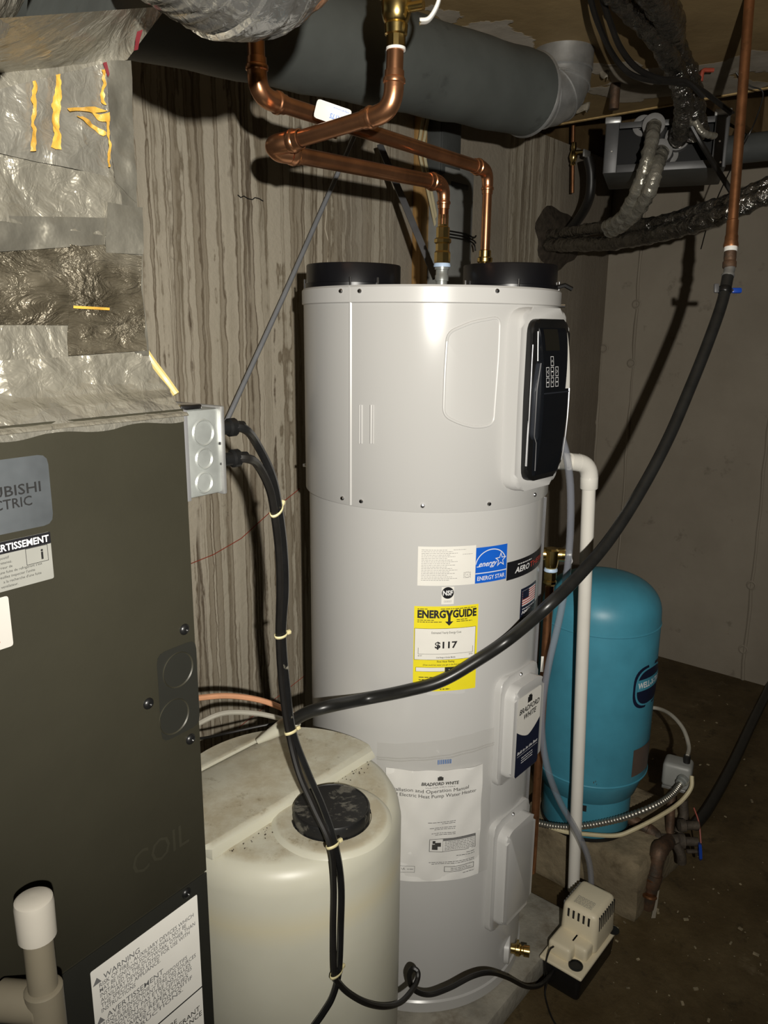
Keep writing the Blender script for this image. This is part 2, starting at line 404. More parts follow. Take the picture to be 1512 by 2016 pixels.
room_box('ceiling_upper', LEDGE + .05, S_R + .2, -3.3, 1.95, 2.75, 2.80, 'wood_dark')
# joists seen in the open bay
for k in range(5):
    room_box('trim_%d' % (5 + k), LEDGE + .05, S_R + .03, 1.1 - k * .62, 1.14 - k * .62, 2.50, 2.75, 'wood_dark')
# vertical form joints in the far wall, with the round tie marks
def seam(p, q, blobs):
    t0 = WR(*p); t1 = WR(*q); b = (t1 - t0)
    top = t0 - b * ((t0.z - 2.44) / b.z); bot = t0 + b * ((0.0 - t0.z) / b.z)
    mb = MB(); rg = random.Random(3); n = 26; path = []
    for i in range(n + 1):
        c = top.lerp(bot, i / n) + N * rg.uniform(-.004, .004); path.append(c)
    mb.tube(path, [rg.uniform(.005, .010) for _ in path], 6)
    for (x, y) in blobs:
        c = WR(x, y); mb.lathe(c, -U, [(.022, 0), (.024, .006), (.017, .010), (.013, .006), (.002, .005)], 14, False)
    o = mb.build('form_seam', 'concrete_plain', wall_right); o.rotation_euler = (0, 0, -ROT)
wall_right['_o'] = (0, 0, 0)
seam((1262, 500), (1240, 800), [(1254, 599), (1244, 715)])
seam((1490, 1060), (1462, 1330), [(1480, 1152), (1464, 1278)])
seam((1192, 520), (1172, 900), [(1190, 686), (1168, 830)])
# snapped chalk line and cracks on the left wall
wall_left['_o'] = (0, 0, 0)
def wall_strip(name, pts, r, mat, parent=None):
    mb = MB().tube([WL(x, y, .001) for x, y in pts], r, 5)
    o = mb.build(name, mat, wall_left); o.rotation_euler = (0, 0, -ROT)
wall_strip('chalk_line', [(370, 1112), (420, 1092), (475, 1060), (530, 1010), (590, 962)], .0014, 'cable_red')
wall_strip('chalk_line', [(470, 1432), (530, 1385), (600, 1330)], .0011, 'cable_red')
wall_strip('crack', [(468, 384), (474, 389), (480, 386), (488, 391), (497, 393), (502, 389), (510, 391), (518, 396)], .0016, 'ink_black')
wall_strip('crack', [(640, 385), (643, 420), (640, 450), (648, 480), (645, 520)], .0022, 'concrete_streaked')
# rough patched hole where the line sets leave the room
mb = MB(); c = WL(1100, 470); rg = random.Random(5)
def hole(a, b):
    th = 2*pi*a; r = .17 * b * (1 + .10*sin(3*th + 1) + .05*sin(7*th))
    return c + U * r * cos(th) * 1.3 + ZZ * r * sin(th) * .75 + N * (.03 * (1 - b*b) + .008*sin(9*th)*b*(1-b))
mb.grid(hole, 36, 6); o = mb.build('patched_hole', 'iron_rust', wall_left); o.rotation_euler = (0, 0, -ROT)

# grit and paint chips lying about on the floor
mb = MB(); rg = random.Random(11)
for i in range(170):
    x = rg.uniform(1060, 1512); y = rg.uniform(1330, 2016); p = H(x, y, 0)
    if (p - V((.0994, 1.79, 0))).length < .45 or p.dot(U) > S_R - .02: continue
    s_ = rg.choice([.0015, .002, .003, .005]) * rg.uniform(.7, 1.4); a = rg.uniform(0, pi)
    mb.box(p + ZZ * s_ * .3, (s_ * rg.uniform(1, 2.6), s_, s_ * .6), (V((cos(a), sin(a), 0)), V((-sin(a), cos(a), 0)), ZZ))
o = mb.build('floor_grit', 'debris_pale', ang=0, loc=H(1300, 1700, 0)); tag(o, 'pale grit and paint chips scattered over the dark floor', 'grit', kind='stuff')

# ============================================================ heat pump water heater
HX, HY, RL, RU = .0994, 1.790, .2755, .2835
ZB = .07; ZT = 1.665 + .081; ZS = 1.665 - .3614
def hp(phi, z, r): return V((HX + r*sin(phi), HY - r*cos(phi), z))
def hphi(x, y, r=RL):
    p = CY(x, y, HX, HY, r); return atan2(p.x - HX, HY - p.y), p.z
def hmap(phi0, z0, r): return lambda x, y: hp(phi0 + x / r, z0 + y, r)
def roundpoly(pts, r, seg=5):
    out = []; n = len(pts)
    for i in range(n):
        a, b, c = (V((*pts[k % n], 0)) for k in (i - 1, i, i + 1))
        u, v_ = (a - b), (c - b); rr = min(r, u.length * .45, v_.length * .45); u.normalize(); v_.normalize()
        p, q = b + u * rr, b + v_ * rr
        for k in range(seg + 1):
            t = k / seg; m_ = p * (1-t)**2 + b * 2*t*(1-t) + q * t*t; out.append((m_.x, m_.y))
    return out
pad = MB().box(RM(HX*U.x + HY*U.y + .018, (V((HX, HY, 0))).dot(N) + .018, ZB/2), (.62, .60, ZB), (U, -N, ZZ), .012).build('heater_pad', 'concrete_pad', loc=(HX, HY, 0))
tag(pad, 'square grey concrete pad under the tall water heater', 'pad')
heater = thing('water_heater', (HX, HY, ZB), 'tall pale grey heat pump water heater with black control panel', 'water heater')
def lat(prof, n=128): return MB().lathe((HX, HY, 0), ZZ, prof, n)
lat([(RL - .012, ZB), (RL + .004, ZB + .004), (RL + .004, ZB + .03), (RL, ZB + .034)]).build('base_ring', 'heater_grey', heater)
lat([(RL, ZB + .03), (RL, ZS + .01)]).build('lower_jacket', 'heater_grey', heater)
lat([(RL - .005, ZS - .001), (RU - .001, ZS), (RU, ZS + .0015), (RU, ZT - .032)]).build('upper_shroud', 'heater_grey', heater)
lat([(RU, ZT - .034), (RU + .0035, ZT - .032), (RU + .0035, ZT - .004), (RU, ZT), (RU - .006, ZT), (RU - .007, ZT - .012), (.02, ZT - .010)]).build('top_cap', 'heater_trim', heater)
# seams in the shroud
ph, _ = hphi(690, 780, RU)
mb = MB(); mb.grid(lambda a, b: hp(ph + (-.012 + .024*a), ZS + .002 + (ZT - .034 - ZS)*b, RU + (.0002, .0022, .0022, .0002)[min(3, int(a*3 + .5))]), 3, 1)
mb.build('shroud_seam', 'heater_trim', heater)
mb = MB(); mb.grid(lambda a, b: hp(ph + .004 + (-.008 + .013*a), ZT - .03 + .028*b, RU + .0045), 2, 1); mb.build('cap_joint', 'heater_trim', heater)
p2, _ = hphi(598, 800, RU)
# silver joint strip running up the right of the jacket
for (x, y0, y1, wd) in ((1069, 985, 1405, .012), (1062, 1405, 1740, .010)):
    f0, za = hphi(x, y0); f1, zb = hphi(x - (16 if y0 < 1300 else 10), y1)
    f = max(f0, f1)
    mb = MB(); mb.grid(lambda a, b: hp(f + (a - .5) * wd / RL, zb + (za - zb)*b, RL + (.0, .006, .006, .0)[int(a*3 + .5)]), 3, 1)
    mb.build('joint_strip', 'chrome_strip', heater)
# screws
def dome(c, n_, r=.005, h=.003): return MB().lathe(c - n_*.001, n_, [(r*1.05, 0), (r, h*.5), (r*.7, h*1.2), (.0008, h*1.45)], 10)
for x, y, r_ in ((671, 573, RU + .0035), (708, 573, RU + .0035), (979, 573, RU + .0035), (674, 981, RU), (711, 987, RU), (832, 996, RU), (963, 992, RU), (1053, 974, RU)):
    f, z = hphi(x, y, r_); n_ = V((sin(f), -cos(f), 0)); dome(hp(f, z, r_), n_).build('screw', 'steel', heater)
for f, z in ((-1.66, ZS + .04), (1.36, ZT - .03)):
    n_ = V((sin(f), -cos(f), 0)); MB().cyl(hp(f, z, RU - .002), hp(f, z, RU + .012), .004, 8).build('screw', 'steel', heater)
# grille slots pressed in the shroud
for x in (710, 732):
    f, z0 = hphi(x, 873, RU); _, z1 = hphi(x, 797, RU)
    mb = MB(); mb.grid(lambda a, b: hp(f + (a - .5)*.036, z0 + (z1 - z0)*b, RU + (.0003, .0045, .0035, .0003)[int(a*3 + .5)]), 3, 1)
    ob = mb.build('pressed_slot', 'heater_grey', heater)
    mb = MB(); mb.grid(lambda a, b: hp(f + .011 + .004*a, z0 + (z1 - z0)*b, RU + .0046), 1, 1); mb.build('slot_gap', 'ink_fine' if x > 720 else 'ink_grey', ob)
# raised outline of the access cover
pts = [hphi(x, y, RU) for x, y in ((881, 655), (930, 634), (984, 624), (981, 700), (971, 836), (938, 842), (905, 834), (873, 818), (876, 730))]
pts = roundpoly([(a * RU, z) for a, z in pts], .016)
mb = MB(); lp = [hp(a / RU, z, RU + .0005) for a, z in pts]; lp.append(lp[0]); mb.tube(lp, .0030, 8, False); mb.build('access_cover_bead', 'heater_trim', heater)
ctr = (sum(p[0] for p in pts)/len(pts), sum(p[1] for p in pts)/len(pts))
mb = MB(); L = len(pts)
mb.grid(lambda a, b: hp((ctr[0] + (pts[int(a*L) % L][0] - ctr[0])*b)/RU, ctr[1] + (pts[int(a*L) % L][1] - ctr[1])*b, RU + .0014), L, 5); mb.build('access_cover', 'heater_grey', heater)
# foam-black air collars on the top
for cx, cy, hh, lb in ((HX - .172, HY - .012, .062, 0), (HX + .176, HY + .0, .066, 1)):
    c0 = V((cx, cy, ZT - .012))
    ring = MB().lathe(c0, ZZ, [(.104, 0), (.104, hh), (.1025, hh + .002), (.098, hh + .002), (.097, hh), (.097, .004), (.02, .003)], 64).build('air_collar', 'ring_black', heater)
    MB().lathe(c0, ZZ, [(.104, .010), (.107, .011), (.107, .024), (.104, .025)], 64, False).build('collar_flange', 'ring_black', ring)
    for a in ((-2.1, -.55, .0) if not lb else (-1.75, -.5, .9)):
        p = c0 + V((.109*cos(a - pi/3), .109*sin(a - pi/3), .012)); MB().cyl(p, p + ZZ*.022, .0022, 8).build('collar_screw', 'steel', ring)
    if lb:
        p = c0 + V((.100, -.035, .022)); MB().tube([p, p + V((.015, -.002, .004)), p + V((.032, .0, -.004))], .005, 6).build('clip', 'plastic_black', ring)
# --- control panel on the right
PHI = radians(47.5); PN = V((sin(PHI), -cos(PHI), 0)); PT = V((cos(PHI), sin(PHI), 0))
pz1 = PL(1085, 632, hp(PHI, 0, RU + .045), PN).z; pz0 = PL(1060, 945, hp(PHI, 0, RU + .045), PN).z
pc = hp(PHI, (pz0 + pz1)/2, RU); ph_ = (pz1 - pz0)
def barrel(w0, w1, hh, r): return roundpoly([(-w0, -hh), (w0, -hh), (w1, 0), (w1*.98, hh), (-w1*.98, hh), (-w1, 0)], r)
mb = MB(); mb.prism(barrel(.088, .092, ph_/2 + .026, .04), pc - PN*.02, PT, ZZ, .038, .012); bz = mb.build('panel_bezel', 'heater_trim', heater)
mb = MB(); mb.prism(barrel(.066, .072, ph_/2 + .004, .028), pc - PN*.01, PT, ZZ, .042, .008); panel = mb.build('control_panel', 'plastic_black', heater)
def curved_face(w_, h0, h1, dep, off):
    return lambda a, b: pc + PT*(a*w_) + ZZ*(h0 + (h1 - h0)*b) + PN*off
hh = ph_/2
def side_prof(b): return .030 + .020*sin(pi*min(max(b*.95 + .05, 0), 1))**.6
mb = MB()
K = 16
def fc(a, b):
    ww = .054 - .006*(1 - b); d = side_prof(b)
    xs = (-1, -.92, .92, 1)[int(a*3 + .5)]; dd = (.028, d, d, .028)[int(a*3 + .5)]
    return pc + PT*(xs*ww) + ZZ*(-hh + .008 + (2*hh - .016)*b) + PN*dd
mb.grid(fc, 3, K)
mb.add([fc(i/3, 0) for i in range(4)] + [fc(i/3, 1) for i in range(4)], [(3, 2, 1, 0), (4, 5, 6, 7)])
face = mb.build('panel_face', 'panel_black', heater, ang=30)
def pmap(off):
    def mp(x, y):
        b = (y + hh - .008) / (2*hh - .016); return pc + PT*x + ZZ*y + PN*(side_prof(b) + off)
    return mp
def onpanel(x, y):
    q = PL(x, y, pc + PN*.049, PN) - pc; return q.dot(PT), q.z
mb = MB(); x0, y1 = onpanel(1082, 648); x1, y0 = onpanel(1107, 690); rect(mb, pmap(.0008), x0, y0, x1, y1, 1, 4); mb.build('display', 'screen_dark', heater)
glyph = {0: '^', 1: '<', 2: '-', 3: '>', 4: '-', 5: 'v', 6: '-'}
for i, (x, y) in enumerate(((1089.5, 711), (1079, 732.5), (1088, 731.7), (1097, 731), (1077.8, 753), (1086.8, 752.4), (1095.7, 751.6))):
    bx, by = onpanel(x, y); mb = MB(); mp = pmap(.0012)
    frame_lines(mb, mp, bx - .0056, by - .0092, bx + .0056, by + .0092, .0011)
    if glyph[i] == '-': rect(mb, mp, bx - .0035, by - .001, bx + .0035, by + .001)
    else:
        a = {'^': 0, '<': 90, 'v': 180, '>': 270}[glyph[i]]; ca, sa = cos(radians(a)), sin(radians(a))
        for sgn in (-1, 1):
            q = [(0, .0025), (sgn*.0035, -.002), (sgn*.0035, -.0032), (0, .0010)]
            mb.add([mp(bx + ca*u - sa*w_, by + sa*u + ca*w_) for u, w_ in q], [(0, 1, 2, 3)])
    mb.build('button', 'ink_white', face)
# silver flash on the right edge, slate handle on the left, thin bright edge lines
mb = MB(); q0 = hh - .022; q1 = onpanel(1108, 765)[1]
mpf = pmap(.0012)
mb.grid(lambda a, b: mpf(.0500 + (.0335 - .0500)*(1 - b)*(1 - a) + .0005*a, q1 + (q0 - q1)*b), 1, 8)
mb.build('silver_flash', 'label_white', face)
mb = MB(); mb.tube([pc + PT*.0545 + ZZ*(q1 - (q1 + hh - .03)*k/8) + PN*(side_prof((q1 - (q1 + hh - .03)*k/8 + hh)/(2*hh)) - .002) for k in range(9)], .0016, 6); mb.build('edge_trim', 'chrome_strip', face)
mb = MB(); mb.tube([pc + PT*-.0685 + ZZ*(-hh + .03 + (2*hh - .075)*k/6) + PN*.031 for k in range(7)], .0022, 6); mb.build('edge_trim', 'chrome_strip', face)
hz1 = onpanel(1056, 716)[1]; hz0 = onpanel(1047, 872)[1]
mb = MB(); mb.prism(roundpoly([(-.062, hz0 + .01), (-.053, hz0), (-.044, hz0 + .006), (-.0445, hz1), (-.053, hz1), (-.062, hz1 - .05)], .006), pc + PN*.028, PT, ZZ, .014, .003); hd = mb.build('panel_handle', 'panel_slate', heater)
mb = MB(); mb.tube([pc + PT*-.0560 + ZZ*(hz1 + .004) + PN*.037, pc + PT*-.0560 + ZZ*(hh - .02) + PN*.034], .0013, 6); mb.build('edge_trim', 'galvanised', face)
mb = MB(); mb.tube([pc + PT*x_ + ZZ*z_ + PN*.0425 for x_, z_ in ((-.053, hz1), (-.062, hz1 - .05), (-.0625, hz0 + .01), (-.054, hz0 - .004), (-.053, -hh + .02))], .0012, 6); mb.build('edge_trim', 'strap_grey', face)
mb = MB(); rect(mb, pmap(.0006), -.048, onpanel(1090, 772)[1], .050, onpanel(1090, 774.5)[1], 4, 1); mb.build('panel_gap', 'panel_slate', face)
for dx in (.030, .040):
    p = pc + PT*dx - ZZ*(hh + .028) + PN*.008; MB().cyl(p, p - ZZ*.002 + ZZ*.035, .003, 8).build('panel_screw', 'steel', heater)

# --- element covers low on the right
def element_cover(pz_top, pz_bot, phi, w_, logo):
    n_ = V((sin(phi), -cos(phi), 0)); t_ = V((cos(phi), sin(phi), 0)); zc = (pz_top + pz_bot)/2; h2 = (pz_top - pz_bot)/2
    c_ = hp(phi, zc, RL)
    fl = MB(); fl.prism(roundpoly([(-w_ - .016, -h2 - .022), (w_ + .016, -h2 - .022), (w_ + .016, h2 + .022), (-w_ - .016, h2 + .022)], .03), c_ - n_*.025, t_, ZZ, .029, .004)
    cov = fl.build('element_cover', 'heater_grey', heater)
    MB().prism(roundpoly([(-w_, -h2), (w_, -h2), (w_, h2 - .016), (w_ - .02, h2), (-w_ + .02, h2), (-w_, h2 - .016)], .02), c_ - n_*.01, t_, ZZ, .040, .012).build('cover_box', 'heater_trim', cov)
    for z_ in (h2 + .010, -h2 - .010): dome(c_ + n_*.005 + ZZ*z_, n_, .005).build('screw', 'steel', cov)
    return cov, c_ + n_*.0306, t_, n_, w_, h2
def chk(x, y, phi, off): return PL(x, y, hp(phi, 0, RL + off), V((sin(phi), -cos(phi), 0)))
PE = radians(50)
cA = element_cover(chk(1040, 1345, PE, .03).z, chk(1030, 1520, PE, .03).z, PE, .066, True)
cB = element_cover(chk(1025, 1622, PE, .03).z, chk(1018, 1800, PE, .03).z, PE, .066, False)
cov, c_, t_, n_, w_, h2 = cA
fm = lambda off: (lambda x, y: c_ + t_*x + ZZ*y + n_*off)
zl = [chk(1038, y, PE, .03).z - c_.z for y in (1365, 1440, 1512)]
mb = MB(); mp = fm(.0004); mb.add([mp(x, y) for x, y in roundpoly([(-.052, zl[2]), (.052, zl[2]), (.052, zl[0]), (-.052, zl[0])], .010)], [tuple(range(24))]); lab = mb.build('brand_label', 'label_white', cov)
mb = MB(); mp = fm(.0008); q = [(-.052 + .104*k/12, zl[1] - .008 + .016*(abs(k - 6)/6)**1.5 * 1.6) for k in range(13)]
mb.add([mp(x, y) for x, y in [(-.048, zl[2]), (.048, zl[2]), (.052, zl[2] + .006)] + q[::-1] + [(-.052, zl[2] + .006)]], [tuple(range(17))]); mb.build('label_field', 'label_navy', lab)
mb = MB(); mp = fm(.0012)
put_text(mb, 'BRADFORD', mp, 0, zl[0] - .042, .0125, 'C', .090, .02, .25); put_text(mb, 'WHITE', mp, .004, zl[0] - .060, .0125, 'C', .056, .02, .25)
rect(mb, mp, -.010, zl[0] - .024, .010, zl[0] - .010); rect(mb, mp, -.006, zl[0] - .010, .006, zl[0] - .006); mb.build('lettering', 'ink_black', lab)
mb = MB(); put_text(mb, 'Built to be the Best', mp, 0, zl[1] - .042, .007, 'C', .092, .02, .3)
for k in range(3): fine_lines(mb, mp, -.026, .026, zl[1] - .058 - .006*k, .003, k)
rect(mb, mp, -.046, zl[1] - .0475, .046, zl[1] - .0468); mb.build('lettering', 'ink_white', lab)

# --- drain valve
f, z = hphi(1003, 1866); n_ = V((sin(f + .35), -cos(f + .35), 0)); c_ = hp(f, z, RL)
MB().lathe(c_ - n_*.012, n_, [(.037, 0), (.037, .012), (.034, .014), (.012, .015)], 28).build('drain_plate', 'heater_trim', heater)
dv = MB().lathe(c_ + n_*.004, n_, [(.012, 0), (.012, .010), (.016, .012), (.016, .022), (.011, .026), (.011, .030), (.014, .032), (.014, .046), (.006, .047), (.005, .038)], 16).build('drain_valve', 'brass', heater)
MB().box(c_ + n_*.020 + ZZ*.012, (.020, .006, .020), (n_.cross(ZZ), n_, ZZ), .002).build('drain_stem', 'brass', dv)

# --- stickers on the jacket
def sticker(corners, name, mat, r=RL + .0006, nx=10, rnd=0):
    """corners TL, TR, BR, BL in the photograph -> label wrapped on the jacket"""
    q = [hphi(x, y, r) for x, y in corners]
    f0 = (q[0][0] + q[3][0])/2; f1 = (q[1][0] + q[2][0])/2; z1 = (q[0][1] + q[1][1])/2; z0 = (q[2][1] + q[3][1])/2
    W_ = (f1 - f0)*r; H_ = z1 - z0
    mp = hmap(f0, z0, r); mb = MB(); rect(mb, mp, 0, 0, W_, H_, nx, 1)
    ob = mb.build(name, mat, heater)
    return ob, (lambda k: hmap(f0, z0, r + .0005*k)), W_, H_
ob, mk, W_, H_ = sticker(((822.7, 1075.5), (936, 1073.7), (936, 1149), (822, 1153)), 'rating_label', 'label_white')
mb = MB(); mp = mk(1)
for k in range(19): fine_lines(mb, mp, W_*.06, W_*(.50 + .22*((k*7) % 5)/5), H_*(.91 - .043*k), H_*.021, k)
fine_lines(mb, mp, W_*.60, W_*.82, H_*.91, H_*.02, 50); fine_lines(mb, mp, W_*.76, W_*.94, H_*.79, H_*.018, 51)
frame_lines(mb, mp, W_*.79, H_*.18, W_*.92, H_*.33, .0006)
for k in range(10):
    a = 2*pi*k/10; x, y = W_*.855 + .006*cos(a), H_*.26 + .006*sin(a); rect(mb, mp, x - .0015, y - .0006, x + .0015, y + .0006)
put_text(mb, 'UL', mp, W_*.855, H_*.24, .004, 'C'); mb.build('print', 'ink_fine', ob)
ob, mk, W_, H_ = sticker(((937, 1078), (997.7, 1071), (997, 1139), (936, 1148.6)), 'energy_star_label', 'label_blue')
mb = MB(); mp = mk(1); put_text(mb, 'ENERGY STAR', mp, W_/2, H_*.075, H_*.115, 'C', W_*.88, .012)
rect(mb, mp, 0, H_*.265, W_, H_*.29, 8)
sv, sf = [], []
for k in range(25):
    a = radians(172 - 152*k/24); x, y = W_*(.48 + .50*cos(a)), H_*(.47 + .46*sin(a)); x2, y2 = W_*(.48 + .475*cos(a)), H_*(.47 + .435*sin(a))
    sv += [mp(max(0, min(W_, x)), y), mp(max(0, min(W_, x2)), y2)]
    if k: sf.append((2*k - 2, 2*k, 2*k + 1, 2*k - 1))
mb.add(sv, sf)
sx, sy, so = W_*.78, H_*.585, W_*.20
o5 = [(sx + so*(1 if k % 2 == 0 else .42)*sin(k*pi/5), sy + so*1.05*(1 if k % 2 == 0 else .42)*cos(k*pi/5)) for k in range(10)]
i5 = [(sx + so*(.72 if k % 2 == 0 else .30)*sin(k*pi/5), sy + so*1.05*(.72 if k % 2 == 0 else .30)*cos(k*pi/5)) for k in range(10)]
mb.add([mp(*p) for p in o5 + i5], [(k, (k + 1) % 10, 10 + (k + 1) % 10, 10 + k) for k in range(10)])
put_text(mb, 'energy', mp, W_*.38, H_*.46, H_*.155, 'C', W_*.58, .012, .5); rect(mb, mp, W_*.03, H_*.455, W_*.15, H_*.475)
mb.build('print', 'ink_white', ob)
ob, mk, W_, H_ = sticker(((998.6, 1101), (1067, 1074), (1066.7, 1106), (997.5, 1138)), 'brand_band', 'label_black')
mb = MB(); mp = mk(1); bf = hphi(998, 1118)[0]; bx0, bx1, bx2 = ((hphi(x, y)[0] - bf)*RL for x, y in ((1014, 1110), (1042.5, 1098), (1064, 1085)))
put_text(mb, 'AERO', mp, bx0, H_*.30, H_*.30, 'L', bx1 - bx0, .025, .22)
fine_lines(mb, mp, bx0 + .01, bx1 + .01, H_*.72, H_*.09, 4); mb.build('lettering', 'ink_white', ob)
mb = MB(); put_text(mb, 'THERM', mp, bx1 + .003, H_*.30, H_*.30, 'L', bx2 - bx1, .01, .1); mb.build('lettering', 'ink_red', ob)
mb = MB(); fine_lines(mb, mp, W_*.72, W_*.94, H_*.14, H_*.07, 9); mb.build('lettering', 'ink_fine', ob)
ob, mk, W_, H_ = sticker(((869.5, 1156), (894, 1155), (893.5, 1189), (869, 1190)), 'nsf_label', 'label_white')
mb = MB(); mp = mk(1); cx_, cy_, R_ = W_/2, H_*.66, W_*.485
mb.add([mp(cx_ + R_*cos(2*pi*k/28), cy_ + R_*sin(2*pi*k/28)) for k in range(28)], [tuple(range(28))]); mb.build('black_disc', 'label_black', ob)
mb = MB(); put_text(mb, 'NSF', mk(2), cx_, cy_ - H_*.13, H_*.27, 'C', W_*.80, .03); mb.build('lettering', 'ink_white', ob)
mb = MB(); frame_lines(mb, mp, W_*.2, H_*.12, W_*.8, H_*.22, .0005); fine_lines(mb, mp, W_*.28, W_*.72, H_*.15, H_*.04, 3); mb.build('print', 'ink_fine', ob)
ob, mk, W_, H_ = sticker(((815, 1193), (939, 1189), (938.5, 1356), (813, 1357)), 'energy_guide_label', 'label_yellow', nx=14)
mb = MB(); mp = mk(1); put_text(mb, 'ENERG', mp, W_*.05, H_*.87, H_*.085, 'L', W_*.43, .045); put_text(mb, 'GUIDE', mp, W_*.585, H_*.87, H_*.085, 'L', W_*.385, .045)
mb.add([mp(W_*x, H_*y) for x, y in ((.475, .955), (.515, .955), (.535, .915), (.555, .955), (.595, .955), (.555, .885), (.555, .825), (.60, .825), (.535, .775), (.47, .825), (.515, .825), (.515, .885))], [tuple(range(12))])
fine_lines(mb, mp, W_*.05, W_*.20, H_*.967, H_*.012, 1); fine_lines(mb, mp, W_*.40, W_*.95, H_*.967, H_*.012, 2)
fine_lines(mb, mp, W_*.05, W_*.30, H_*.838, H_*.012, 3); fine_lines(mb, mp, W_*.05, W_*.42, H_*.817, H_*.012, 4); fine_lines(mb, mp, W_*.65, W_*.82, H_*.838, H_*.012, 5); fine_lines(mb, mp, W_*.65, W_*.90, H_*.817, H_*.012, 6)
put_text(mb, 'First Hour Rating', mp, W_*.5, H_*.345, H_*.024, 'C', W_*.27, .012); put_text(mb, '(How much hot water you get in the first hour of use)', mp, W_*.5, H_*.308, H_*.019, 'C', W_*.70, .008)
rect(mb, mp, W_*.49, H_*.20, W_*.71, H_*.285, 4); frame_lines(mb, mp, W_*.04, H_*.235, W_*.94, H_*.288, .0006)
for k in range(4): fine_lines(mb, mp, W_*.09, W_*(.5 + .08*(k % 3)), H_*(.165 - .03*k), H_*.014, 20 + k)
fine_lines(mb, mp, W_*.42, W_*.58, H_*.02, H_*.016, 31); frame_lines(mb, mp, W_*.012, H_*.375, W_*.968, H_*.745, .0007); mb.build('print', 'ink_black', ob)
mb = MB(); rect(mb, mp, W_*.018, H_*.379, W_*.962, H_*.741, 10); rect(mb, mp, W_*.045, H_*.239, W_*.485, H_*.284, 6); rect(mb, mp, W_*.715, H_*.239, W_*.935, H_*.284, 4); wf = mb.build('white_field', 'label_white', ob)
mb = MB(); mp = mk(2); put_text(mb, '$117', mp, W_*.5, H_*.515, H_*.075, 'C', W_*.35, .03); put_text(mb, 'Estimated Yearly Energy Cost', mp, W_*.5, H_*.685, H_*.026, 'C', W_*.46)
rect(mb, mp, W_*.07, H_*.445, W_*.93, H_*.448, 8); rect(mb, mp, W_*.07, H_*.445, W_*.075, H_*.52); rect(mb, mp, W_*.925, H_*.445, W_*.93, H_*.52)
put_text(mb, 'Cost Range of Similar Models', mp, W_*.5, H_*.398, H_*.016, 'C', W_*.30, .01)
put_text(mb, '$107', mp, W_*.07, H_*.418, H_*.016, 'L'); put_text(mb, '$500', mp, W_*.93, H_*.418, H_*.016, 'R'); mb.build('lettering', 'ink_black', wf)
mb = MB(); mp = mk(2); fine_lines(mb, mp, W_*.55, W_*.66, H_*.252, H_*.016, 33); fine_lines(mb, mp, W_*.54, W_*.67, H_*.222, H_*.016, 34); mb.build('lettering', 'ink_white', wf)
ob, mk, W_, H_ = sticker(((1026, 1158), (1054, 1145), (1052, 1217), (1022.5, 1226)), 'flag_label', 'label_navy')
mb = MB(); mp = mk(1)
for k in range(7): rect(mb, mp, W_*.08, H_*(.515 + .0635*k), W_*.92, H_*(.515 + .0635*k + .034), 4)
put_text(mb, 'AMERICA', mp, W_*.5, H_*.30, H_*.085, 'C', W_*.86, .02); fine_lines(mb, mp, W_*.10, W_*.9, H_*.42, H_*.035, 2); 
for k in range(3): fine_lines(mb, mp, W_*.18, W_*.82, H_*(.22 - .06*k), H_*.022, 5 + k)
mb.build('print', 'ink_white', ob)
mb = MB()
for k in range(6): rect(mb, mp, W_*.08, H_*(.549 + .0635*k), W_*.92, H_*(.549 + .0635*k + .0295), 4)
mb.build('print', 'ink_red', ob)
mb = MB(); rect(mb, mk(2), W_*.08, H_*.70, W_*.44, H_*.93, 3); mb.build('flag_canton', 'label_navy', ob)
# torn paper left under the yellow sticker
mb = MB(); f0, z0 = hphi(840, 1367); f1, z1 = hphi(915, 1357)
mb.grid(lambda a, b: hp(f0 + (f1 - f0)*a, z0 + (z1 - z0)*(b - .25*sin(9*a)*(1 - b)), RL + .0008), 14, 1); mb.build('torn_paper', 'heater_trim', heater)

# --- the manual in its clear bag
f0, z0 = hphi(768, 1728, RL + .004); f1, z1 = hphi(950, 1503, RL + .004)
man = thing('manual_bag', hp((f0 + f1)/2, z0, RL + .004), 'printed manual in a clear zip bag stuck low on the water heater', 'manual')
R_ = RL + .004; W_ = (f1 - f0)*R_; H_ = z1 - z0
def smap(off): 
    def mp(x, y): return hp(f0 + x/R_, z0 + y, R_ + off + .0022*sin(x*40 + 1)*sin(y*22 + .6) + .0016*sin(x*95)*sin(y*60))
    return mp
mb = MB(); rect(mb, smap(.002), -.012, 0, W_, H_, 26, 30); sheet = mb.build('manual_page', 'label_paper', man)
mb = MB(); mp = smap(.0034); put_text(mb, 'BRADFORD WHITE', mp, W_*.52, H_*.875, H_*.026, 'C', W_*.40, .03, .2)
rect(mb, mp, W_*.49, H_*.915, W_*.55, H_*.945); rect(mb, mp, W_*.505, H_*.945, W_*.535, H_*.952)
put_text(mb, 'Installation and Operation Manual', mp, W_*.84, H_*.812, H_*.030, 'R', W_*.88); put_text(mb, 'Hybrid Electric Heat Pump Water Heater', mp, W_*.93, H_*.768, H_*.030, 'R', W_*1.02)
frame_lines(mb, mp, W_*.42, H_*.275, W_*.94, H_*.395, .001); rect(mb, mp, W_*.565, H_*.275, W_*.568, H_*.395)
mb.lathe((0, 0, 0), ZZ, [(0, 0)], 3, False) if False else None
rect(mb, mp, W_*.45, H_*.295, W_*.51, H_*.345); rect(mb, mp, W_*.48, H_*.325, W_*.545, H_*.36); rect(mb, mp, W_*.455, H_*.352, W_*.485, H_*.378)
frame_lines(mb, mp, W_*.59, H_*.085, W_*.93, H_*.135, .001); frame_lines(mb, mp, W_*.02, H_*.085, W_*.27, H_*.145, .0006)
put_text(mb, 'UL', mp, W_*.15, H_*.112, .005, 'C'); mb.build('lettering', 'ink_black', sheet)
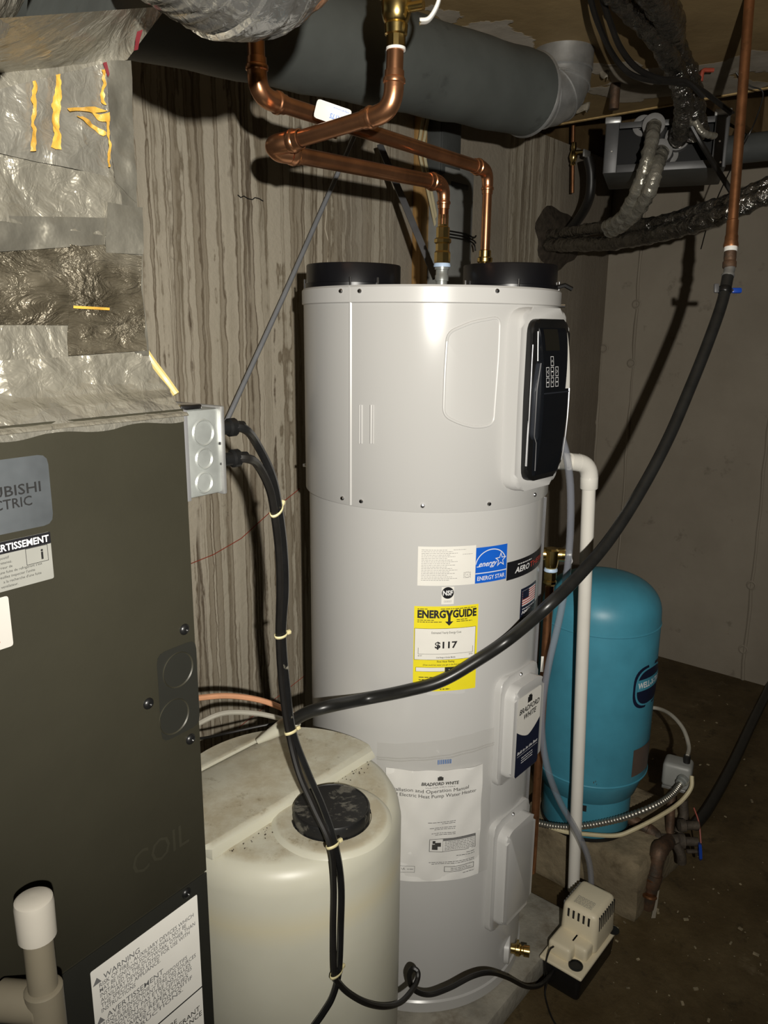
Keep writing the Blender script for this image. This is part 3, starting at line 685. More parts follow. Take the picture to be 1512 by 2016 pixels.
mb = MB(); rect(mb, mp, W_*.57, H_*.372, W_*.935, H_*.392, 4)
put_text(mb, 'WATER HEATERS', mp, W_*.52, H_*.852, H_*.010, 'C', W_*.32)
for k, (a, b, y) in enumerate(((.40, .70, .545), (.55, .70, .53), (.42, .70, .495), (.47, .70, .48), (.44, .70, .445), (.48, .70, .43), (.83, .93, .245), (.72, .93, .225), (.42, .93, .175), (.45, .93, .16), (.80, .93, .055), (.66, .85, .115), (.66, .90, .1), (.05, .12, .112), (.19, .26, .112))): fine_lines(mb, mp, W_*a, W_*b, H_*y, H_*.0085, k)
for k in range(6): fine_lines(mb, mp, W_*.585, W_*.925, H_*(.36 - .014*k), H_*.008, 40 + k)
mb.build('fine_print', 'ink_grey', sheet)
g0, _ = hphi(742, 1471, R_); g1, _ = hphi(973, 1452, R_); zt = hphi(860, 1457, R_)[1]
def bag(a, b):
    f = g0 + (g1 - g0)*a; pinch = .03*(1 - b)*(1 if a > .5 else 0)*abs(2*a - 1)**3
    top = zt + .012*sin(a*2.2 - .4) - .012*(1 - a)
    z = z0 - .004 + (top - z0)*b
    bul = .010*sin(pi*min(1, b*1.02))**.5*(sin(pi*a)**.4)
    if b > .86: bul *= max(0, (1 - b)/.14)
    return hp(f - pinch/R_*0, z, RL + .002 + bul + .0012*sin(31*a + 9*b) + .001*sin(57*b + 13*a))
mb = MB(); mb.grid(bag, 30, 36); bg = mb.build('bag', 'bag_clear', man)
for b_ in (.885, .90):
    mb = MB(); mb.tube([bag(a/30, b_) + (bag(a/30, b_) - V((HX, HY, bag(a/30, b_).z))).normalized()*.001 for a in range(31)], .0014, 6); mb.build('zip_ridge', 'bag_clear', bg)
mb = MB(); put = [(.50 + .014*k) for k in range(8)]
for a in put: mb.grid(lambda u, w_: bag(a + .005*u, .845 + .03*w_) + (bag(a, .86) - V((HX, HY, bag(a, .86).z))).normalized()*.0012, 1, 2)
mb.build('bag_print', 'tag_blue', bg)

# ============================================================ pipework over the heater
def arc_pts(a, b, c, rb, n=8):
    u = (a - b).normalized(); v_ = (c - b).normalized(); p, q = b + u*rb, b + v_*rb
    return [p*(1-t)**2 + b*2*t*(1-t) + q*t*t for t in (k/n for k in range(n + 1))]
def run(parent, pts, r, mat, rb=None, er=None, mate=None, names=('tube', 'elbow'), cups=True, n=16):
    P = [V(p) for p in pts]; L = len(P)
    rs = list(r) if isinstance(r, (list, tuple)) else [r]*(L - 1); out = []
    rb = rb or max(rs)*2.6; er = er or max(rs)*1.16
    for i in range(L - 1):
        a, b = P[i], P[i+1]; d = (b - a).normalized()
        a2 = a + d*(rb if i else 0); b2 = b - d*(rb if i < L - 2 else 0)
        out.append(MB().cyl(a2, b2, rs[i], n).build(names[0], mat, parent))
    for i in range(1, L - 1):
        ap = arc_pts(P[i-1], P[i], P[i+1], rb); ra, rc = rs[i-1], rs[i]
        k = er / max(rs)
        m_ = len(ap)
        el = MB().tube(ap, [(ra + (rc - ra)*j/(m_-1))*k for j in range(m_)], n).build(names[1], mate or mat, parent)
        if cups:
            for q, o_, rr in ((ap[0], P[i-1], ra), (ap[-1], P[i+1], rc)):
                d = (o_ - q).normalized()
                MB().lathe(q - d*rr*.1, d, [(rr*k, 0), (rr*k, rr*.5), (rr*1.30, rr*.62), (rr*1.34, rr*.85), (rr*1.30, rr*1.08), (rr*k, rr*1.2), (rr*1.13, rr*1.9), (rr*1.01, rr*1.95)], n, False).build('bead', mate or mat, el)
    return out
RC, RV = .0143, .0111
# cold/hot line 1: dips to the heater's near fitting, loops out and rises to the ball valve
x1 = A(872, 460, 1.765); topz = ZT
p_low = V((x1.x, x1.y, ZT - .01)); p_el = V((x1.x, x1.y, A(874, 362, 1.765).z))
p_loop = AZ(556, 291, 1.335); p_up = AZ(774, 218, 1.185)
p_loop2 = AZ(552, 284, 1.31)
p_top = V((p_up.x + .004, p_up.y, 2.60))
pipe1 = thing('copper_water_line', V((x1.x, x1.y, ZT)), 'bright copper pipe looping out from the heater up to a brass ball valve', 'pipe')
L1 = AZ(572, 303, 1.335); L2 = AZ(572, 279, 1.30)
run(pipe1, [p_low + ZZ*.16, p_el, L1], [RV, RC], 'copper', rb=.030)
ub = cat([L1, AZ(550, 299, 1.325), AZ(541, 288, 1.315), AZ(551, 283, 1.305), L2], 6)
el = MB().tube(ub, RC*1.17, 16).build('elbow', 'copper', pipe1)
for q, d in ((L1, p_el - L1), (L2, p_up - L2)):
    d = d.normalized(); MB().lathe(q - d*.004, d, [(RC*1.17, 0), (RC*1.3, .006), (RC*1.34, .010), (RC*1.3, .014), (RC*1.17, .016), (RC*1.13, .026), (RC*1.01, .027)], 16, False).build('bead', 'copper', el)
# the return leg toward the camera side and the riser
run(pipe1, [L2, p_up, V((p_up.x + .002, p_up.y, A(778, 95, p_up.y).z))], RC*.92, 'copper', rb=.032)
vz = A(776, 100, p_up.y).z; vx, vy = p_up.x + .003, p_up.y; vb = V((vx, vy, vz))
MB().lathe(vb, ZZ, [(.0150, 0), (.0150, .004)], 16).build('solder_ring', 'tape_white', pipe1)
valve = MB().lathe(vb + ZZ*.004, ZZ, [(.0150, 0), (.0150, .016), (.0175, .018), (.0185, .030), (.0165, .033), (.0195, .036), (.0225, .046), (.0235, .058), (.0225, .068), (.0180, .078), (.0165, .080), (.0165, .094), (.0150, .096), (.0150, .16)], 12).build('ball_valve', 'brass', pipe1, ang=30)
vs = vb + ZZ*.055
MB().cyl(vs + V((.014, -.008, 0)), vs + V((.040, -.020, .0)), .007, 10).build('valve_stem', 'brass', valve)
mb = MB(); hc = vs + V((.044, -.020, 0))
hpth = [hc + V((-.010, 0, -.020)), hc + V((.002, 0, -.018)), hc + V((.012, -.002, -.004)), hc + V((.016, -.002, .012)), hc + V((.012, -.002, .030)), hc + V((.013, -.002, .075)), hc + V((.014, -.002, .13))]
cs = cat(hpth, 5); mb.grid(lambda a, b: cs[int(a*(len(cs) - 1) + .5)] + V((.002*sin(pi*b), (b - .5)*.018, .0)), len(cs) - 1, 4)
for i in range(len(mb.v)): pass
hb = mb.build('valve_handle', 'tape_white', valve); md = hb.modifiers.new('th', 'SOLIDIFY'); md.thickness = .004
# fittings at the heater: brass adapter, blue tape, steel nipple
q = V((x1.x, x1.y, ZT - .012))
MB().lathe(q, ZZ, [(.0125, 0), (.0125, .032), (.015, .033), (.015, .044), (.0135, .046), (.0135, .056), (.016, .057), (.016, .062)], 16).build('steel_nipple', 'galvanised_bright', pipe1)
MB().lathe(q + ZZ*.062, ZZ, [(.0185, 0), (.0190, .003), (.0175, .008)], 16).build('sealing_tape', 'teflon_blue', pipe1)
MB().lathe(q + ZZ*.070, ZZ, [(.0165, 0), (.0175, .004), (.0175, .022), (.0150, .026), (.0150, .040), (.0185, .043), (.0185, .050), (.0145, .053), (.0145, .074), (.0115, .076), (.0115, .10)], 8).build('brass_adapter', 'brass', pipe1, ang=25)
MB().cyl(q + ZZ*.150, V((x1.x, x1.y, p_el.z - .03)), RV, 16).build('tube', 'copper', pipe1)

# line 2: behind, runs left and up past the grey duct
x2 = A(957, 440, 1.925); p2e = V((x2.x, x2.y, A(957, 335, 1.925).z)); p2l = AZ(508, 190, 1.27)
pipe2 = thing('copper_water_line', V((x2.x, x2.y, ZT)), 'bright copper pipe rising behind the right air collar and running left behind the loop', 'pipe')
run(pipe2, [V((x2.x, x2.y, ZT + .06)), p2e, p2l, V((p2l.x - .006, p2l.y, CEIL - .004))], [RV, RC, RC], 'copper', rb=.032)
q = V((x2.x, x2.y, ZT - .012))
MB().lathe(q, ZZ, [(.0165, 0), (.0165, .06), (.0145, .062), (.0145, .084), (.0185, .087), (.0185, .095), (.0145, .098), (.0145, .112), (.0115, .114)], 12).build('brass_adapter', 'brass', pipe2)
# white tag lying on the second line
d2 = (p2l - p2e).normalized(); tc = AZ(655, 224, 1.30)
tn = (CAM - tc).normalized(); ta = (A(706, 243, tc.y) - A(622, 214, tc.y)); ta = (ta - tn*ta.dot(tn)).normalized(); tb = tn.cross(ta)
tg = thing('valve_tag', tc, 'small white plastic tag with blue print on the rear copper pipe', 'tag')
mb = MB(); mb.prism(roundpoly([(-.030, -.0145), (.030, -.0145), (.030, .0145), (-.030, .0145)], .005), tc - tn*.003, ta, tb, .006, .001); tpl = mb.build('tag_plate', 'tape_white', tg)
mb = MB(); mp = lambda x, y: tc + ta*x + tb*y + tn*.0034
put_text(mb, 'WATTS', mp, -.016 + .026, .000, .0075, 'C', .028, .03, .1, pi); put_text(mb, 'Hydronics', mp, .012, .0105, .003, 'C', .026, .01, 0, pi)
mb.build('lettering', 'tag_blue', tpl)
b0 = tc + tn*-.012 - tb*.014
MB().cyl(b0 + ta*.010, b0 + ta*.012 - tb*.022, .005, 10).build('tag_stem', 'brass', tg)

# ============================================================ round duct under the ceiling
dR = .1065
e0 = AZ(1040, 186, 2.15); e1 = AZ(850, 138, 1.905); dd = (e1 - e0); dd.z = dd.z*.6; dd.normalize(); dd.z -= .016; dd.normalize()
far = e0 + dd*2.2
duct = thing('round_duct', V((e0.x, e0.y, e0.z - dR)), 'thick grey wrapped round duct hanging under the ceiling', 'duct')
mb = MB(); L = 40
mb.tube([e0 + dd*(2.2*k/L) + ZZ*.002*sin(k*1.7) for k in range(L + 1)], [dR*(1 + .006*sin(k*2.3)) for k in range(L + 1)], 48); mb.build('duct_sleeve', 'duct_wrap', duct)
MB().lathe(e0 - dd*.004, dd, [(dR + .002, 0), (dR + .004, .003), (dR + .002, .008), (dR - .001, .012)], 48, False).build('sleeve_lip', 'galvanised', duct)
pj = AZ(345, 82, 1.24); tq = (pj - e0).dot(dd)
MB().lathe(e0 + dd*tq, dd, [(dR + .0005, 0), (dR + .004, .003), (dR + .004, .010), (dR + .0005, .013)], 48, False).build('sleeve_joint', 'duct_wrap', duct)
# galvanised elbow to the ceiling
eR = .080; up = H(1110, 108, CEIL - .01); 
hd_ = V((up.x - e0.x, up.y - e0.y, 0)); bend = 0
c0 = e0 + dd*.05; outd = -dd; c_end = V((up.x, up.y, CEIL + .02))
k1 = e0 + outd*.035; ctrl = V((up.x, up.y, e0.z))
pth = [c0, k1] + [k1*(1-t)**2 + ctrl*2*t*(1-t) + V((up.x, up.y, CEIL - .06))*t*t for t in (.16, .33, .5, .66, .83, 1.)] + [c_end]
el = MB()
for i in range(1, len(pth) - 1): pass
el.tube(pth, eR, 36); elb = el.build('elbow', 'galvanised', duct, ang=12)
for i in (2, 4, 6):
    t_ = (pth[i+1] - pth[i-1]).normalized(); MB().lathe(pth[i] - t_*.004, t_, [(eR, 0), (eR + .003, .002), (eR + .003, .006), (eR, .008)], 36, False).build('gore_seam', 'galvanised', elb)
MB().lathe(V((up.x, up.y, CEIL - .055)), ZZ, [(eR + .001, 0), (eR + .004, .004), (eR + .003, .010), (eR + .0035, .055)], 40, False).build('ceiling_collar', 'galvanised', elb)
for x, y in ((1090, 243), (862, 40)):
    pass

# ============================================================ air handler cabinet
CYAW = radians(36); CU = V((sin(CYAW), cos(CYAW), 0)); CN = V((cos(CYAW), -sin(CYAW), 0))
ce = AZ(361, 805, .84); CZT = ce.z
cabinet = thing('air_handler', V((ce.x, ce.y, .04)) - CU*.27 - CN*.27, 'dark grey air handler cabinet with warning labels', 'air handler')
def CF(x, y, off=0.0): return PL(x, y, ce + CN*off, CN)
def cl(x, y): q = CF(x, y) - ce; return q.dot(CU), q.z - ce.z + ce.z
def cmap(off): return lambda x, y: V((ce.x, ce.y, 0)) + CU*x + ZZ*y + CN*off
def clz(x, y): q = CF(x, y); return (q - ce).dot(CU), q.z
zsm = clz(403, 1718)[1]
def cbox(a0, a1, z0, z1, d0, d1, bev=.003):
    return MB().box(V((ce.x, ce.y, 0)) + CU*(a0 + a1)/2 + CN*(d0 + d1)/2 + ZZ*(z0 + z1)/2, (a1 - a0, d1 - d0, z1 - z0), (CU, CN, ZZ), bev)
cbox(-.54, 0, .04, CZT, -.53, -.002).build('cabinet_body', 'cabinet_grey', cabinet)
cbox(-.54, 0, zsm + .0015, CZT, -.002, .0, .0005).build('upper_door', 'cabinet_grey', cabinet)
cbox(-.54, 0, .05, zsm - .0015, -.002, .0, .0005).build('lower_door', 'cabinet_shaded', cabinet)  # weaker light low on the cabinet painted in as a darker door
def cpatch(name, a0, z0, a1, z1, mat, off=.0006, par=None, rnd=.004):
    mp = cmap(off); mb = MB(); P = roundpoly([(a0, z0), (a1, z0), (a1, z1), (a0, z1)], rnd, 3); mb.add([mp(*p) for p in P], [tuple(range(len(P)))]); return mb.build(name, mat, par or cabinet)
# silver brand plate
a1, zt_ = clz(92, 893); _, zb_ = clz(99, 1032); lw = .19
pl = cpatch('brand_plate', a1 - lw, zb_, a1, zt_, 'label_silver', .001, rnd=.01)
mb = MB(); mp = cmap(.0016); x, z = clz(79, 966); put_text(mb, 'MITSUBISHI', mp, x, z, .0096, 'R', .080, .012); x, z = clz(62, 993); put_text(mb, 'ELECTRIC', mp, x, z, .0090, 'R', .055, .012); mb.build('lettering', 'ink_black', pl)
# grey notice
a1, zt_ = clz(97, 1046); _, zb_ = clz(104, 1138); zm = clz(98, 1069)[1]
nt = cpatch('notice_label', a1 - .2, zb_, a1, zt_, 'label_grey', .0008, rnd=.002)
bd = cpatch('notice_band', a1 - .2, zm, a1, zt_, 'label_black', .0012, nt, .001)
mb = MB(); x, _ = clz(94, 1057); hcap = (zt_ - zm)*.56; put_text(mb, 'AVERTISSEMENT', cmap(.0016), x, zm + (zt_ - zm)*.22, hcap, 'R', .062, .02); mb.build('lettering', 'ink_white', bd)
mb = MB(); mp = cmap(.0014); hgt = (zm - zb_)
for i, (tx, xr) in enumerate((('vous utilisez le dispositif', .47), ('si vous entretenez.', .5), ('Si une erreur de', .5), ('une fuite de refrigerant s\'est', .88), ('veuillez inspecter l\'unite', .78), ('a la recherche d\'une fuite', .86), ('du ventilateur.', .55))):
    put_text(mb, tx, mp, a1 - .075*(1 - xr) - .002, zm - hgt*(.14 + .128*i), hgt*.072, 'R')
px_, pz_ = a1 - .014, zm - hgt*.20; frame_lines(mb, mp, px_ - .012, pz_ - .009, px_ + .010, pz_ + .007, .0005); put_text(mb, 'i', mp, px_ + .004, pz_ - .006, .010, 'C', None, .03)
mb.build('lettering', 'ink_black', nt)
a1, zt_ = clz(15, 1172); _, zb_ = clz(27, 1270)
wl = cpatch('white_label', a1 - .12, zb_, a1, zt_, 'label_near', .0008, rnd=.003)
mb = MB(); mp = cmap(.0013); hgt = zt_ - zb_
for k, y in enumerate((.78, .72, .52, .44, .36, .14)): fine_lines(mb, mp, a1 - .10, a1 - .012, zb_ + hgt*y, .0045 if k != 5 else .002, k)
mb.build('print', 'ink_pink', wl)
# access plate with two knock-outs; the recess's shade is put into its colour
a0, z1_ = clz(306, 1282); a1, _ = clz(386, 1240); _, z0_ = clz(320, 1462)
ap = cpatch('access_plate', a0, z0_, a1 - .002, z1_ - .004, 'cabinet_shaded', .0012, rnd=.012)
for x, y, r_ in ((349, 1318, .020), (341, 1410, .020)):
    u_, z_ = clz(x, y); c_ = cmap(.0014)(u_, z_); MB().lathe(c_, CN, [(r_, 0), (r_ + .0012, .0012), (r_ + .0016, .0)], 36, False).build('knockout_ring', 'cabinet_grey', ap)
for x, y in ((363, 1239), (292, 1385), (375, 1455), (367, 1758)):
    u_, z_ = clz(x, y); c_ = cmap(0)(u_, z_)
    sc_ = MB().lathe(c_, CN, [(.0068, 0), (.0066, .001), (.0048, .003), (.0024, .0036), (.0010, .0020)], 14).build('screw', 'plastic_black', cabinet)
mb = MB(); mp = cmap(.0007); u0_, z_ = clz(262, 1728); u1_, _ = clz(372, 1660); put_text(mb, 'COIL', mp, u0_, z_, .030, 'L', u1_ - u0_); mb.build('embossed_lettering', 'cabinet_grey', cabinet)
# big bilingual warning
a0, _ = clz(176, 1908); a1, zt_ = clz(387, 1760); 
wn = cpatch('warning_label', a0, zt_ - .36, a1, zt_, 'label_white', .0008, rnd=.002)
Lw = a1 - a0; mb = MB(); mp = cmap(.0013)
lines = [('WARNING', .0085, .10, .42), ('RISK OF FIRE - AUXILIARY DEVICES WHICH', .0066, .06, .95), ('MAY BE IGNITION SOURCES SHALL NOT BE', .0066, .06, .87), ('INSTALLED IN THE DUCTWORK, OTHER THAN', .0066, .06, .96), ('AUXILIARY DEVICES LISTED FOR USE WITH', .0066, .06, .90), ('THE SPECIFIC APPLIANCE.', .0066, .06, .60), ('INSTRUCTIONS', .0066, .06, .36),
         ('AVERTISSEMENT', .0085, .10, .62), ('RISQUE D\'INCENDIE - LES DISPOSITIFS', .0066, .06, .86), ('AUXILIAIRES POUVANT ETRE DES SOURCES', .0066, .06, .95), ('NE DOIVENT PAS ETRE INSTALLES', .0066, .06, .89), ('DANS LES CONDUITS, A L\'EXCEPTION DES', .0066, .06, .90), ('AUXILIAIRES REPERTORIES', .0066, .06, .86), ('UTILISES AVEC LE DISPOSITIF', .0066, .06, .90), ('LES INSTRUCTIONS.', .0066, .06, .80)]
z_ = zt_ - .012
for i, (tx, hc, l0, l1) in enumerate(lines):
    hc *= .83; z_ -= hc + (.0014 if i != 7 else .005)
    put_text(mb, tx, mp, a0 + Lw*l0, z_, hc, 'L', Lw*(l1 - l0), .006)
    if hc > .0065:
        tx_ = a0 + Lw*.045; mb.add([mp(tx_ - .0055, z_), mp(tx_ + .0055, z_), mp(tx_, z_ + .0085)], [(0, 1, 2)])
mb.build('lettering', 'ink_grey', wn)
mb = MB(); z2 = clz(398, 1940)[1]; rect(mb, mp, a0, z2 - .001, a1, z2 + .001)
put_text(mb, 'TO BE', mp, a0 + Lw*.72, z2 - .022, .0075, 'R'); put_text(mb, 'REFRIGERANT', mp, a0 + Lw*.96, z2 - .032, .0075, 'R'); put_text(mb, 'GUIDANCE', mp, a0 + Lw*.98, z2 - .042, .0075, 'R'); mb.build('lettering', 'ink_black', wn)

# ============================================================ foil wrapped plenum on the cabinet
def fz(p, a=.006, sc=18): return mnoise.noise(p*sc)*a + mnoise.noise(p*sc*2.7 + V((3, 1, 2)))*a*.5
plen = thing('foil_plenum', V((ce.x, ce.y, CZT)) - CU*.27 - CN*.27, 'crumpled foil taped duct plenum standing on the dark cabinet', 'duct')
PD = -.035                                            # front face set back from the cabinet face
def PF(x, y, off=PD): return PL(x, y, ce + CN*off, CN)
def pcl(x, y): q = PF(x, y); return (q - ce).dot(CU), q.z
ctl = [pcl(352, 800), pcl(345, 790), pcl(322, 765), pcl(300, 725), pcl(288, 690), pcl(281, 600), pcl(272, 480), pcl(262, 360), pcl(252, 240), pcl(246, 118)]
ctl[0] = (-.002, CZT - .006); ctl[1] = (-.004, CZT + .012)
def edge_at(b):
    t = b*(len(ctl) - 1); i = min(int(t), len(ctl) - 2); k = t - i
    return ctl[i][0] + (ctl[i+1][0] - ctl[i][0])*k, ctl[i][1] + (ctl[i+1][1] - ctl[i][1])*k
def plen_pt(a, b):
    """a: 0 left .. .8 front right corner .. 1 along the right side"""
    x, z = edge_at(b); dfront = PD*min(1, b*3.2) if b < .31 else PD
    dfront += .010*(b < .02)
    if a <= .8: p = V((ce.x, ce.y, 0)) + CU*(x - .50*(1 - a/.8)) + CN*(dfront + .010*(1 - b)**6*0) + ZZ*z; nn = CN
    else: p = V((ce.x, ce.y, 0)) + CU*x + CN*(dfront - .45*(a - .8)/.2) + ZZ*z; nn = CU
    return p + nn*fz(p, .0035, 22)
mb = MB(); mb.grid(plen_pt, 100, 110); mb.build('plenum_wrap', 'foil', plen, ang=60)
def pstrip(name, corners, mat, off=.003, nx=24, ny=8, rough=.0016, sc=40, wob=0):
    q = [pcl(*c) for c in corners]
    def fn(a, b):
        x = (q[3][0]*(1-a) + q[2][0]*a)*(1-b) + (q[0][0]*(1-a) + q[1][0]*a)*b; z = (q[3][1]*(1-a) + q[2][1]*a)*(1-b) + (q[0][1]*(1-a) + q[1][1]*a)*b
        p = V((ce.x, ce.y, 0)) + CU*x + CN*PD + ZZ*z
        if wob: x += wob*mnoise.noise(V((a*2.3, z*160, 3))) ; z += wob*mnoise.noise(V((x*90, a, 7))); p = V((ce.x, ce.y, 0)) + CU*x + CN*PD + ZZ*z
        return p + CN*(fz(p, .0035, 22) + off + fz(p, rough, sc))
    mb = MB(); mb.grid(fn, nx, ny); return mb.build(name, mat, plen, ang=60)
pstrip('foil_panel', ((-60, 190), (205, 125), (208, 350), (-60, 290)), 'foil_smooth', .005, 30, 26, .003, 30)
pstrip('corner_tape', ((198, 122), (248, 122), (262, 400), (218, 360)), 'foil_tape', .0065, 8, 34)
pstrip('corner_tape', ((218, 360), (262, 360), (288, 700), (262, 700)), 'foil_tape', .0045, 8, 34)
pstrip('foil_band', ((-60, 300), (226, 352), (240, 470), (-60, 430)), 'foil', .0055, 34, 14, .005, 24)
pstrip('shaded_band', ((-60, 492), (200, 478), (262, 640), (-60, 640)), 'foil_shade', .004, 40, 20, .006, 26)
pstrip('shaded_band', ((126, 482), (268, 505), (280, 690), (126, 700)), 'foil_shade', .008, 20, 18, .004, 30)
pstrip('foil_band', ((-60, 425), (200, 430), (200, 482), (-60, 500)), 'foil_tape', .0075, 20, 6, .004)
pstrip('foil_tape', ((198, 400), (270, 410), (268, 502), (198, 498)), 'foil_tape', .0095, 10, 8, .002)
pstrip('bottom_tape', ((-60, 712), (268, 695), (318, 790), (-60, 800)), 'foil', .006, 44, 12, .0045, 34)
def cabtape(a, b):
    x = -.54 + .539*a; z = CZT - .012 + .026*b + .002*sin(37*a); p = V((ce.x, ce.y, 0)) + CU*x + ZZ*z
    return p + CN*(.002 - .020*b*b + fz(p, .0025, 45))
mb = MB(); mb.grid(cabtape, 90, 8); mb.build('cabinet_tape', 'foil_smooth', plen, ang=60)
for c4 in (((95, 150), (107, 148), (106, 295), (90, 295)), ((50, 165), (57, 165), (58, 300), (50, 300)), ((122, 216), (172, 212), (200, 222), (128, 222)), ((168, 222), (203, 226), (204, 244), (182, 236)), ((188, 140), (193, 140), (197, 210), (188, 200)), ((196, 240), (202, 240), (206, 330), (203, 330)), ((140, 232), (150, 230), (196, 262), (192, 268))):
    pstrip('glue_streak', c4, 'yellow_glue', .0105, 10, 30, .003, 70, .0028)
pstrip('glue_streak', ((128, 602), (200, 606), (200, 611), (128, 607)), 'yellow_glue', .0135, 8, 2)
pstrip('tape_print', ((189, 128), (196, 126), (201, 150), (198, 156)), 'red_print', .012, 2, 3)
# upper box of the plenum turning over, with the dark grey flank
def PB(x, y, Y): return A(x, y, Y)
def patch(name, cs, mat, par, nx=24, ny=12, am=.004, sc=24):
    a_, b_, c_, d_ = cs
    def fn(u, w_):
        p = (d_*(1-u) + c_*u)*(1-w_) + (a_*(1-u) + b_*u)*w_; return p + (CAM - p).normalized()*fz(p, am, sc)
    mb = MB(); mb.grid(fn, nx, ny); return mb.build(name, mat, par, ang=60)
ytop = PF(246, 118).y
patch('plenum_shoulder', (PB(-60, 40, .50), PB(330, 12, .93), PF(250, 118), PF(-60, 150)), 'foil', plen, 50, 16, .006, 22)
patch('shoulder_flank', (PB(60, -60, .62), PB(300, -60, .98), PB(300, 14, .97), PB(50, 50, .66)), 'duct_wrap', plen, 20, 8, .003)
patch('shoulder_top', (PB(-90, -60, .45), PB(80, -60, .60), PB(10, 74, .58), PB(-90, 100, .45)), 'foil_smooth', plen, 20, 16, .006, 20)
pstrip('tape_print', ((247, 70), (258, 66), (246, 106), (238, 108)), 'red_print', .02, 2, 3)
# sagging flexible duct that leaves the plenum to the right
flex = thing('flexible_duct', PB(490, 70, .78), 'shiny silver flexible duct sagging in from the top edge above the copper pipes', 'duct')
fp = cat([PB(300, -235, .70), PB(380, -170, .73), PB(450, -128, .76), PB(512, -142, .79), PB(532, -205, .81), PB(536, -310, .82)], 10)
mb = MB(); mb.tube(fp, [.073 + .005*min(1, i/20) + .0016*sin(i*2.1) for i in range(len(fp))], 40)
for i, p in enumerate(mb.v): mb.v[i] = p + V((0, 0, 1))*fz(p, .003, 24)
mb.build('foil_jacket', 'foil_jacket', flex, ang=60)
for i in (18, 25, 32, 38):
    t_ = (fp[i+1] - fp[i-1]).normalized(); MB().lathe(fp[i], t_, [(.076, -.005), (.0805, -.002), (.0805, .002), (.076, .005)], 40, False).build('coil_ridge', 'foil_jacket', flex)
# yellow cord beside the plenum
MB().tube(cat([PF(285, 690, -.05), PF(300, 712, -.045), PF(325, 745, -.04), PF(347, 776, -.03)], 6), .0042, 8).build('yellow_cord', 'yellow_cord', loc=PF(347, 776, -.03)); tag(bpy.data.objects['yellow_cord'], 'short yellow cord tucked behind the foil plenum corner', 'cord')

# ============================================================ junction box on the cabinet's flank
jz1 = CF(366, 810).z; jz0 = CF(371, 986).z; jd = (CF(444, 900) - CF(366, 900)).dot(CU)
jb = thing('junction_box', V((ce.x, ce.y, jz0)) + CU*jd*.5 - CN*.05, 'galvanised steel junction box on the flank of the dark cabinet', 'junction box')
def jm(off): return lambda x, y: V((ce.x, ce.y, 0)) + CU*x + ZZ*y + CN*off
jo = -.004
MB().box(V((ce.x, ce.y, (jz0 + jz1)/2)) + CU*(jd*.5) + CN*(jo - .05), (jd*.93, .10, jz1 - jz0), (CU, CN, ZZ), .004).build('box_body', 'galvanised_bright', jb)
MB().box(V((ce.x, ce.y, (jz0 + jz1)/2)) + CU*(jd*.99) + CN*(jo - .05), (.006, .106, jz1 - jz0 + .004), (CU, CN, ZZ), .002).build('box_cover', 'galvanised', jb)
MB().box(V((ce.x, ce.y, (jz0 + jz1)/2)) + CU*(jd*.04) + CN*(jo - .048), (.008, .102, jz1 - jz0 + .003), (CU, CN, ZZ), .001).build('box_flange', 'chrome_strip', jb)
for y, r_ in ((852, .0145), (903, .0115), (950, .0115)):
    q = PL(400 if y < 900 else 402, y, ce + CN*jo, CN); MB().lathe(q, CN, [(r_ - .0016, 0), (r_, .0016), (r_ + .0016, 0)], 28, False).build('knockout', 'galvanised_bright', jb)
for x, y in ((433, 873), (436, 913), (441, 955)):
    q = PL(x, y, ce + CN*jo, CN); MB().lathe(q, CN, [(.0018, .0), (.0016, .0008)], 10).build('hole', 'ink_black', jb)
MB().box(V((ce.x, ce.y, jz1 + .003)) + CU*.016 + CN*-.02, (.03, .03, .006), (CU, CN, ZZ), .002).build('mounting_tab', 'steel', jb)
# grey conduit leaning from the box up the wall
cdt = MB().tube([WL(425, 872, .10), WL(445, 832, .095), WL(560, 580, .07), WL(700, 262, .04)], .0068, 10).build('grey_conduit', 'conduit_grey', loc=WL(445, 832, .09))
tag(cdt, 'thin grey conduit slanting up the streaked wall from behind the junction box', 'conduit')

# ============================================================ things on the wall behind the heater
st = MB().box((WL(826, 230, .02) + WL(832, 545, .02))/2 + ZZ*-.1, (.045, .038, 1.5), (U, -N, ZZ), .002)
sd = st.build('wall_stud', 'wood_stud', loc=WL(832, 545, .02)); tag(sd, 'narrow bare wooden board standing on the wall behind the copper pipes', 'board')
wp = (WL(870, 290, .05)); MB_ = MB().box(wp + U*-.01, (.12, .09, .20), (U, -N, ZZ), .006)
wb = thing('wall_box', wp - ZZ*.10, 'dark grey wall box just under the round duct', 'box'); MB_.build('box_body', 'gunmetal_box', wb)
MB().box(wp + U*-.01 + N*.047 - ZZ*.005, (.108, .004, .18), (U, -N, ZZ), .002).build('box_door', 'gunmetal_box', wb)
MB().tube([wp + ZZ*.09 + U*-.03, wp + ZZ*.15 + U*-.032, wp + ZZ*.30 + U*-.03], .010, 8).build('red_wire', 'cable_red', wb)
MB().tube([wp + ZZ*.09 + U*.03, wp + ZZ*.16 + U*.03, wp + ZZ*.3 + U*.03], .008, 8).build('pale_wire', 'cable_cream', wb)
ep = WL(880, 440, .05); eb = thing('breaker_panel', ep - ZZ*.2, 'light grey electrical panel on the wall behind the heater fittings', 'panel')
MB().box(ep - ZZ*.02, (.19, .09, .40), (U, -N, ZZ), .006).build('panel_body', 'panel_light', eb)
MB().box(ep - ZZ*.02 + N*.047, (.175, .006, .38), (U, -N, ZZ), .003).build('panel_cover', 'panel_light', eb)
MB().box(ep + ZZ*.12 + N*.052, (.10, .004, .016), (U, -N, ZZ), .001).build('cover_slot', 'gunmetal_box', eb)
